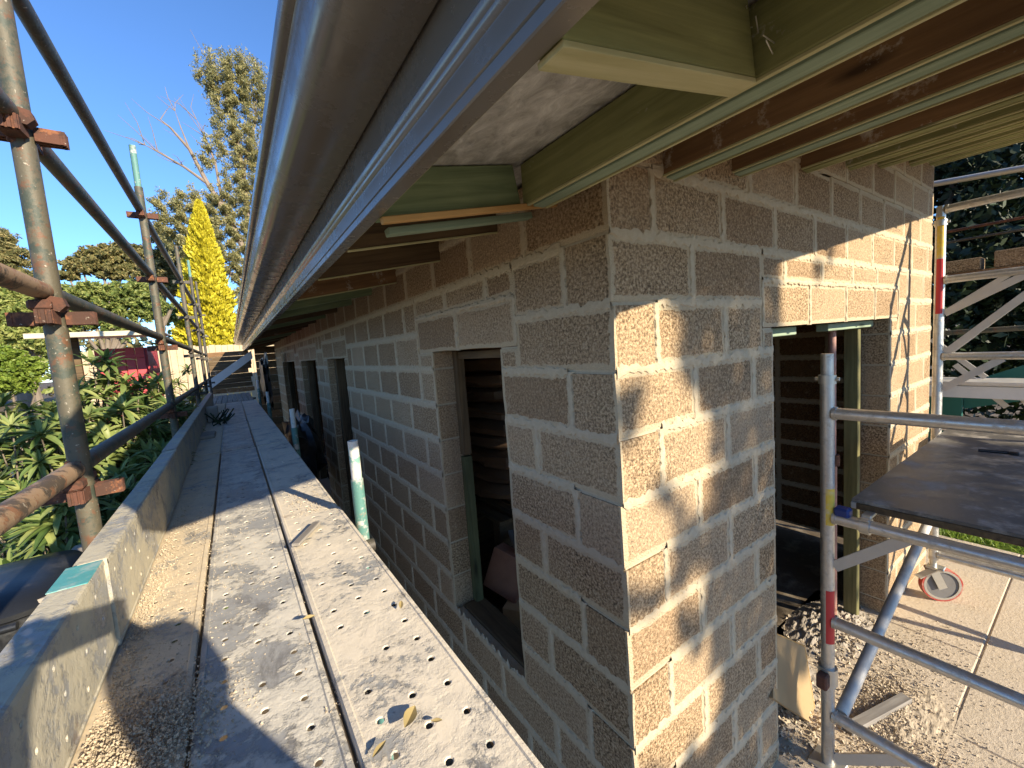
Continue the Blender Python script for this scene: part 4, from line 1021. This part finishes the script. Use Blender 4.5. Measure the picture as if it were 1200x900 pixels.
# umbrella pines and mixed trees left
def bx(px_, Y): p = at(px_, 420, 1, Y); return (p.x, p.y, GZ)
tree('umbrella_pine', bx(140,38), [px_clump(a,b,c,38,.55) for a,b,c in ((120,300,22),(150,297,22),(172,312,20),(95,312,18),(135,318,18),(165,335,16),(105,340,14),(78,322,12))], 70000, .11, 'pineleaf', 'bark_pale', .35, 'flat topped umbrella pine at the left beyond the garden', 31, shell=.3)
tree('dark_pine', bx(190,34), [px_clump(a,b,c,34,.7) for a,b,c in ((190,275,16),(200,300,20),(185,320,22),(205,335,20),(170,350,18))], 40000, .10, 'pineleaf', 'bark', .3, 'dark pine tree standing between the umbrella pine and the golden conifer', 32, shell=.3)
tree('casuarina', bx(10,18), [px_clump(a,b,c,18,.8) for a,b,c in ((0,280,16),(12,300,20),(20,325,18),(-15,300,25),(-5,340,25))], 40000, .07, 'pineleaf', 'bark', .2, 'feathery grey green tree at the far left edge behind the rusty standard', 33, aspect=.2, shell=.2)
tree('broadleaf_tree', bx(110,20), [px_clump(a,b,c,20,.8) for a,b,c in ((80,350,22),(105,345,20),(130,350,24),(155,345,20),(175,360,20),(95,375,20),(140,380,22))], 50000, .065, 'bush', 'bark', .16, 'light green leafy tree behind the red shed', 34)
tree('dark_hedge_tree', bx(30,13), [px_clump(a,b,c,13,.9) for a,b,c in ((5,350,25),(30,360,24),(55,345,18),(20,390,26),(50,395,22),(-20,380,30))], 45000, .05, 'bush', 'bark', .1, 'dense dark green tree behind the left scaffold standard', 35)
tree('clipped_shrub', bx(15,8.5), [px_clump(a,b,c,8.5,.8) for a,b,c in ((5,420,20),(28,428,18),(15,445,22),(-15,440,25))], 26000, .022, 'lime', 'bark', .03, 'bright lime green small leaved shrub at the left edge', 36, aspect=.6)
tree('far_tree', bx(285,40), [px_clump(a,b,c,40,.8) for a,b,c in ((278,380,12),(290,372,14),(270,395,12),(300,385,16),(225,380,18),(205,370,14))], 7000, .2, 'bush', 'bark', .3, 'green tree low behind the golden conifer beside the gutter end', 37)
# belt of trees closing the horizon
for i in range(9):
    xx = -30+i*5.2; yy = 52+rnd.uniform(-4,4)
    cl_ = [(xx+rnd.uniform(-2.5,2.5), yy+rnd.uniform(-1,1), rnd.uniform(-.5,3.0), 2.2, 2, 1.7) for _ in range(7)]
    tree('belt_tree', (xx,yy,GZ), cl_, 3000, .34, 'bush' if i % 2 else 'pineleaf', 'bark', .3, 'rounded tree in the distant belt behind the garden, %s from the left' % ['first','second','third','fourth','fifth','sixth','seventh','eighth','last'][i], 50+i, 'trees in the distant belt')

# long-leaved shrubs beside the walkway: rosettes of leaves
def long_leaf(L, wd, bend):
    n = 4; vs = []
    for i in range(n+1):
        t = i/n; w2 = wd*math.sin(math.pi*(t*.9+.06))**.8; a = bend*t
        x = L*t*math.cos(a*.7); z = -L*t*math.sin(a*.7)
        vs += [(x, -w2, z+w2*.35), (x, 0, z), (x, w2, z+w2*.35)]
    fs = []
    for i in range(n):
        for q in range(2): fs.append((i*3+q, i*3+q+1, i*3+q+4, i*3+q+3))
    return vs, fs
LM = []
for L, wd, b in ((.15,.0165,.5),(.13,.015,.2),(.17,.018,.8),(.11,.014,-.1)):
    v, f = long_leaf(L, wd, b); me = MB().add(v, f).mesh('leaf'); me.materials.append(M['rhodo']); me.polygons.foreach_set('use_smooth', [True]*len(me.polygons)); LM.append((me, v, f))
def rosette_shrub(cx, cy, ztop, rx, ry, nros, nleafobj, label, seed, zlow=-1.7):
    t = thing('long_leaved_shrub', (cx, cy, GZ), label, 'shrub', 'long leaved shrubs beside the walkway'); r = random.Random(seed)
    rest = MB(); stems = MB(); made = 0; ros = []
    for _ in range(nros):
        d = Vector((r.gauss(0,1), r.gauss(0,1), r.gauss(0,1))).normalized(); d.z = abs(d.z)
        q = r.uniform(.75, 1.0)
        p = Vector((cx+d.x*rx*q, cy+d.y*ry*q, zlow+(ztop-zlow)*min(1, .12+.88*d.z*q+r.uniform(-.06,.06))))
        ros.append((p, Vector((d.x*.8, d.y*.8, .9)).normalized()))
    ros.sort(key=lambda q: q[0].length)
    for p, up in ros:
        b0 = Vector((cx+r.uniform(-.1,.1), cy+r.uniform(-.1,.1), GZ)); m_ = b0.lerp(p, .6)+Vector((r.uniform(-.08,.08), r.uniform(-.08,.08), -.05))
        stems.path([b0, m_, p-up*.02], [.010, .007, .004], 5)
        nl_ = r.randint(14, 20); ph = r.uniform(0, 6); S = r.uniform(.8, 1.15)
        for k_ in range(nl_):
            az = ph+k_*2.4; tilt = r.uniform(-.15, .9) if k_ > 3 else r.uniform(.7, 1.2)
            Rm = up.to_track_quat('Z','X').to_matrix() @ Matrix.Rotation(az, 3, 'Z') @ Matrix.Rotation(-tilt, 3, 'Y')
            me, v, f = LM[r.randrange(4)]
            if made < nleafobj and p.length < 9:
                o = link('leaf', me, None, t, p); o.rotation_euler = Rm.to_euler(); o.scale = (S,S,S); made += 1
            else: rest.add([p+(Rm @ Vector(q))*S for q in v], f)
    if rest.v: put('foliage', rest, M['rhodo'], t, origin=(cx,cy,GZ), kind='stuff')
    put('stem', stems, M['bark'], t, True, origin=(cx,cy,GZ))
def rs(px_, Y, ztop, rx, ry, n, no, label, seed, zlow=-1.8):
    p = at(px_, 430, 1, Y); rosette_shrub(p.x, Y, ztop, rx, ry, n, no, label, seed, zlow)
rs(110, 4.6, .16, .55, .6, 190, 120, 'tall long leaved shrub just beyond the rusty near standard', 61)
rs(180, 5.6, .02, .32, .9, 130, 60, 'long leaved shrub in front of the red shed by the second standard', 62)
rs(35, 4.4, -.10, .60, .6, 150, 60, 'long leaved shrub at the left edge of the garden, left of the near standard', 63)
rs(70, 3.2, -.55, .45, .5, 110, 60, 'low long leaved shrub nearest the camera under the rusty ledger', 64)
rs(150, 3.7, -.45, .40, .7, 120, 60, 'low long leaved shrub in the shade between the first two standards', 66)
rs(215, 9.0, .0, .3, .8, 50, 0, 'far long leaved shrub beside the walkway in front of the pale fence', 65)
# shed, beam, fence
sh = thing('red_shed', (-1.1, 7.6, GZ), 'small red painted shed half hidden behind the long leaved shrubs', 'shed')
pl_ = at(108,404,1,7.3); pr_ = at(172,430,1,7.3)
for i in range(5):
    x0 = pl_.x+(pr_.x-pl_.x)*i/5; x1 = pl_.x+(pr_.x-pl_.x)*(i+1)/5
    put('wall_panel', MB().cbox(x0+.004,x1-.004,7.3-.012*(i % 2),7.36,GZ,.33,.003), M['red_metal'], sh)
for i in range(5): put('side_panel', MB().cbox(pr_.x-.02-.01*(i % 2),pr_.x+.02,7.36+i*.2,7.555+i*.2,GZ,.33,.003), M['red_metal'], sh)
put('rail', MB().cbox(pl_.x,pr_.x,7.27,7.3,.20,.24,.003), M['red_metal'], sh)
a = at(28,393,1,6.4); b = at(190,389,1,6.4)
ro_ = thing('garden_shelter', (-1.2, 6.8, GZ), 'low flat roofed garden shelter with a pale front beam', 'shelter')
put('front_beam', MB().cbox(a.x,b.x,6.37,6.42,a.z-.04,a.z+.015,.004), M['pale_wood'], ro_)
put('roof', MB().cbox(a.x,b.x,6.42,7.25,a.z-.01,a.z+.01,.004), M['white'], ro_)
for x in (a.x+.25, b.x-.08): put('post', MB().cbox(x-.03,x+.03,6.9,6.96,GZ,a.z-.012,.004), M['darkwood'], ro_)
fe = thing('boundary_fence', (-1, 15, GZ), 'tall cream boundary fence glowing in the sun beyond the walkway', 'fence')
fz = at(258,404,1,15).z
for i in range(34):
    x0 = -3.6+i*.15; put('paling', MB().cbox(x0+.003,x0+.147,15+.008*(i % 2),15.03,GZ,fz+rnd.uniform(-.02,.02),.004), M['render'], fe)
for z in (-1.5, -.1): put('rail', MB().cbox(-3.6,1.5,15.04,15.1,z,z+.08), M['pale_wood'], fe)
# black bins below the scaffold
def bin_(x, y, zt, rx, ry, lb, seed):
    b = thing('black_bin', (x, y, GZ), lb, 'bin'); r = random.Random(seed)
    def rrect(sx, sy, z, n=24): return [(x+math.copysign(abs(math.cos(t))**.5, math.cos(t))*sx, y+math.copysign(abs(math.sin(t))**.5, math.sin(t))*sy, z) for t in [2*math.pi*i/n for i in range(n)]]
    lv_ = [(.75,GZ),(.97,zt-.06),(1.05,zt-.06),(1.05,zt-.02),(.97,zt-.02)]
    vs = []; fs = []; n = 24
    for s, z in lv_: vs += rrect(rx*s, ry*s, z)
    for j in range(len(lv_)-1):
        for i in range(n): fs.append((j*n+i, j*n+(i+1) % n, (j+1)*n+(i+1) % n, (j+1)*n+i))
    put('body', MB().add(vs, fs), M['black'], b, True)
    vs = []; fs = []
    for s, z in ((1.03,zt-.018),(1.03,zt),(.9,zt+.035),(.5,zt+.055),(.02,zt+.06)): vs += rrect(rx*s, ry*s, z)
    for j in range(4):
        for i in range(n): fs.append((j*n+i, j*n+(i+1) % n, (j+1)*n+(i+1) % n, (j+1)*n+i))
    put('lid', MB().add(vs, fs), M['black'], b, True)
    put('handle', MB().tube((x-rx*.6,y-ry*1.1,zt-.03),(x+rx*.6,y-ry*1.1,zt-.03),.014,10), M['black'], b, True)
bin_(-.86, 2.45, -.82, .24, .28, 'black plastic bin with a domed lid below the rusty ledger', 1)
bin_(-.80, 1.55, -1.05, .26, .30, 'lower black plastic bin in the shade close to the toe board', 2)
o = put('white_offcut', MB().cbox(-.60,-.42,2.25,2.6,-.80,-.77,.004), M['white']); tag(o, 'pale offcut resting behind the toe board beside the near standard', 'offcut')
o = put('low_wall_cap', MB().cbox(-.72,-.42,2.2,2.8,GZ,-.803,.01), M['crumb_grey']); tag(o, 'grey block stack under the pale offcut behind the toe board', 'block stack')
# pale path with paving in the garden
o = put('path', MB().box(-7, -3.2, 6.5, 14, GZ-.02, GZ+.03), M['concrete']); o['kind'] = 'structure'

# grass beyond the patio
rg = np.random.default_rng(3); n = 16000
P = np.stack([5.17+rg.random(n)*2.4, -1.5+rg.random(n)*4.2, np.full(n, GZ-.02)],1); hgt = .05+.06*rg.random(n)
a = rg.normal(size=(n,3))*.35; a[:,2] = 1; T_ = P+a*hgt[:,None]; sd_ = rg.normal(size=(n,3)); sd_[:,2] = 0; sd_ /= np.linalg.norm(sd_,axis=1)[:,None]; sd_ *= .006
V = np.stack([P-sd_, P+sd_, T_],1).reshape(-1,3)
me = bpy.data.meshes.new('grass'); me.from_pydata(V.tolist(), [], [(3*i,3*i+1,3*i+2) for i in range(n)]); link('grass', me, M['grass'], kind='stuff')
put('lawn', MB().box(5.155, 8.4, -2, 3, GZ-.06, GZ-.015), M['lime'], kind='structure')
# trees on the right, shade put into their near-black leaf colour
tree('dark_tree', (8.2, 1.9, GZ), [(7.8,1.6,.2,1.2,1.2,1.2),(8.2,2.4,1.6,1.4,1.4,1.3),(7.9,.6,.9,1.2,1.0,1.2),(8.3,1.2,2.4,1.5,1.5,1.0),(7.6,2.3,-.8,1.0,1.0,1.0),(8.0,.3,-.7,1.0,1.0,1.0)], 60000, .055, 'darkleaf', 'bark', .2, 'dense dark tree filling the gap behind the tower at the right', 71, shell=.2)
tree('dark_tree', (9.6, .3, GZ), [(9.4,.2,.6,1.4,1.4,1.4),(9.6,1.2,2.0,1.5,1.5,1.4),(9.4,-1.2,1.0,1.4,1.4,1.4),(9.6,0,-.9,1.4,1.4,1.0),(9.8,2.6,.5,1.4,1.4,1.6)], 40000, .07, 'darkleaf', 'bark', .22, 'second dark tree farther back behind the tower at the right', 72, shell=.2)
# unseen tree behind the camera, leaf clumps placed to dapple the end wall
def behind(x, z, r_, t): p = Vector((x, YC, z))+SUN*t; return (p.x, p.y, p.z, r_, r_, r_)
z2 = lambda pts, oy: [(680+a/3.214, oy+b/3.214) for a, b in pts]
gaps = [z2([(100,640),(330,640),(370,720),(370,880),(330,890),(200,930),(100,960)], 150), z2([(225,260),(330,185),(430,205),(480,290),(500,420),(500,560),(450,680),(350,560),(250,470),(225,350)], 400),
        z2([(120,370),(150,380),(260,580),(350,690),(360,860),(180,900),(140,620)], 400), z2([(150,400),(270,330),(360,275),(372,450),(385,690),(375,890),(180,900)], 620),
        z2([(395,190),(430,170),(480,200),(470,250),(410,270)], 620), z2([(425,590),(470,560),(510,570),(500,720),(440,800),(415,760)], 620), z2([(430,480),(470,460),(500,500),(450,530)], 620)]
gaps = [[(lambda q: (q.x, q.z))(at(a, b, 1, YC)) for a, b in g_] for g_ in gaps]
def inside(x, z, poly):
    c_ = False
    for (x1, z1), (x2, z2_) in zip(poly, poly[1:]+poly[:1]):
        if (z1 > z) != (z2_ > z) and x < (x2-x1)*(z-z1)/(z2_-z1)+x1: c_ = not c_
    return c_
sh_cl = []; rq = random.Random(17)
xx = .90
while xx < 2.06:
    zz = -1.98
    while zz < .32:
        if not any(inside(xx+ex, zz+ez, g_) for g_ in gaps for ex, ez in ((0,0),(.035,0),(-.035,0),(0,.035),(0,-.035))) and zz < .24+.1*(xx-.9) and not (xx > 1.93 and zz > 0):
            sh_cl.append(behind(xx+rq.uniform(-.015,.015), zz+rq.uniform(-.015,.015), .045, rq.uniform(8.0, 10.5)))
        zz += .06
    xx += .06
xx = 2.0  # further leaf clumps added to keep sun out of the doorway
while xx < 3.3:
    zz = -1.75
    while zz < -.1:
        sh_cl.append(behind(xx+rq.uniform(-.03,.03), zz+rq.uniform(-.03,.03), .06, rq.uniform(8.0, 10.5))); zz += .085
    xx += .085
sh_cl += [ behind(2.35,.25,.06,9), behind(2.5,.33,.05,9.2)]
tree('shade_tree', (4.3,-8.2,GZ), sh_cl, 52000, .022, 'bush', 'bark', .05, 'unseen leafy tree behind the photographer, crown shaped to shade the end wall', 81, shell=.0, gap=None, limbs=[([Vector((4.2,-8.0,.6)), Vector((4.1,-7.9,1.6)), Vector((4.1,-7.7,2.6))], .04, .01)], aspect=.6)
# photographer behind the camera, whose shadow falls over the planks
def skinned(name, verts, edges, radii, mat, parent, levels=2):
    me = bpy.data.meshes.new(name); me.from_pydata([tuple(v) for v in verts], edges, []); o = link(name, me, mat, parent)
    o.modifiers.new('skin', 'SKIN'); 
    if not me.skin_vertices: bpy.context.view_layer.update()
    if not me.skin_vertices:
        bpy.context.view_layer.objects.active = o; bpy.ops.mesh.customdata_skin_add()
    for sv, rr in zip(me.skin_vertices[0].data, radii): sv.radius = (rr, rr)
    me.skin_vertices[0].data[0].use_root = True
    sub = o.modifiers.new('sub', 'SUBSURF'); sub.levels = levels; sub.render_levels = levels
    me.polygons.foreach_set('use_smooth', [True]*len(me.polygons)); return o
ps = thing('person', (.12, -.55, HP), 'person in dark clothes crouching on the planks and holding up a phone', 'person')
V = [(.12,-.62,-.42),(.13,-.60,-.25),(.14,-.57,-.08),(.15,-.56,.02),(.15,-.53,.07),(.15,-.50,.12),(.15,-.50,.19),
     (-.03,-.58,-.03),(-.09,-.40,-.17),(-.03,-.12,-.05),(-.01,-.07,.0),
     (.27,-.57,-.03),(.24,-.36,-.16),(.18,-.12,-.05),(.14,-.07,.0),
     (.03,-.60,-.44),(-.02,-.28,-.36),(-.02,-.40,-.61),(-.02,-.29,-.635),
     (.21,-.60,-.44),(.27,-.28,-.36),(.27,-.40,-.61),(.27,-.29,-.635)]
V = [(x+.10*min(1,max(0,(-y-.1)/.25)), y, z-(.15 if z > -.3 and y < -.3 else 0)) for x, y, z in V]
V[4:7] = [(.28,-.54,-.08),(.31,-.52,.0),(.32,-.51,.06)]
Eg = [(0,1),(1,2),(2,3),(3,4),(4,5),(5,6),(3,7),(7,8),(8,9),(9,10),(3,11),(11,12),(12,13),(13,14),(0,15),(15,16),(16,17),(17,18),(0,19),(19,20),(20,21),(21,22)]
Rd = [.14,.14,.13,.11,.055,.085,.075,.06,.045,.032,.028,.06,.045,.032,.028,.09,.06,.045,.04,.09,.06,.045,.04]
skinned('body', V, Eg, Rd, M['cloth'], ps)
put('hair', lump(.32,-.52,.05,.085,.095,.085,2.0,.06), M['hair'], ps, True)
for s, (bx_, by_, bz_) in ((1,(-.01,-.07,.0)), (-1,(.14,-.07,.0))):
    for q in range(4):
        b0 = Vector((bx_, by_, bz_-.02+.018*q)); put('finger', MB().path([b0, b0+Vector((s*-.012,.03,0)), b0+Vector((s*.02,.045,0))], [.009,.008,.007], 8), M['skin'], ps, True)
ph = thing('phone', (.065,-.035,.0), 'black smartphone held by the crouching person', 'phone')
put('case', MB().cbox(-.008,.145,-.037,-.029,-.036,.036,.004), M['black'], ph)
# short standard out of frame whose shadow falls down the end wall
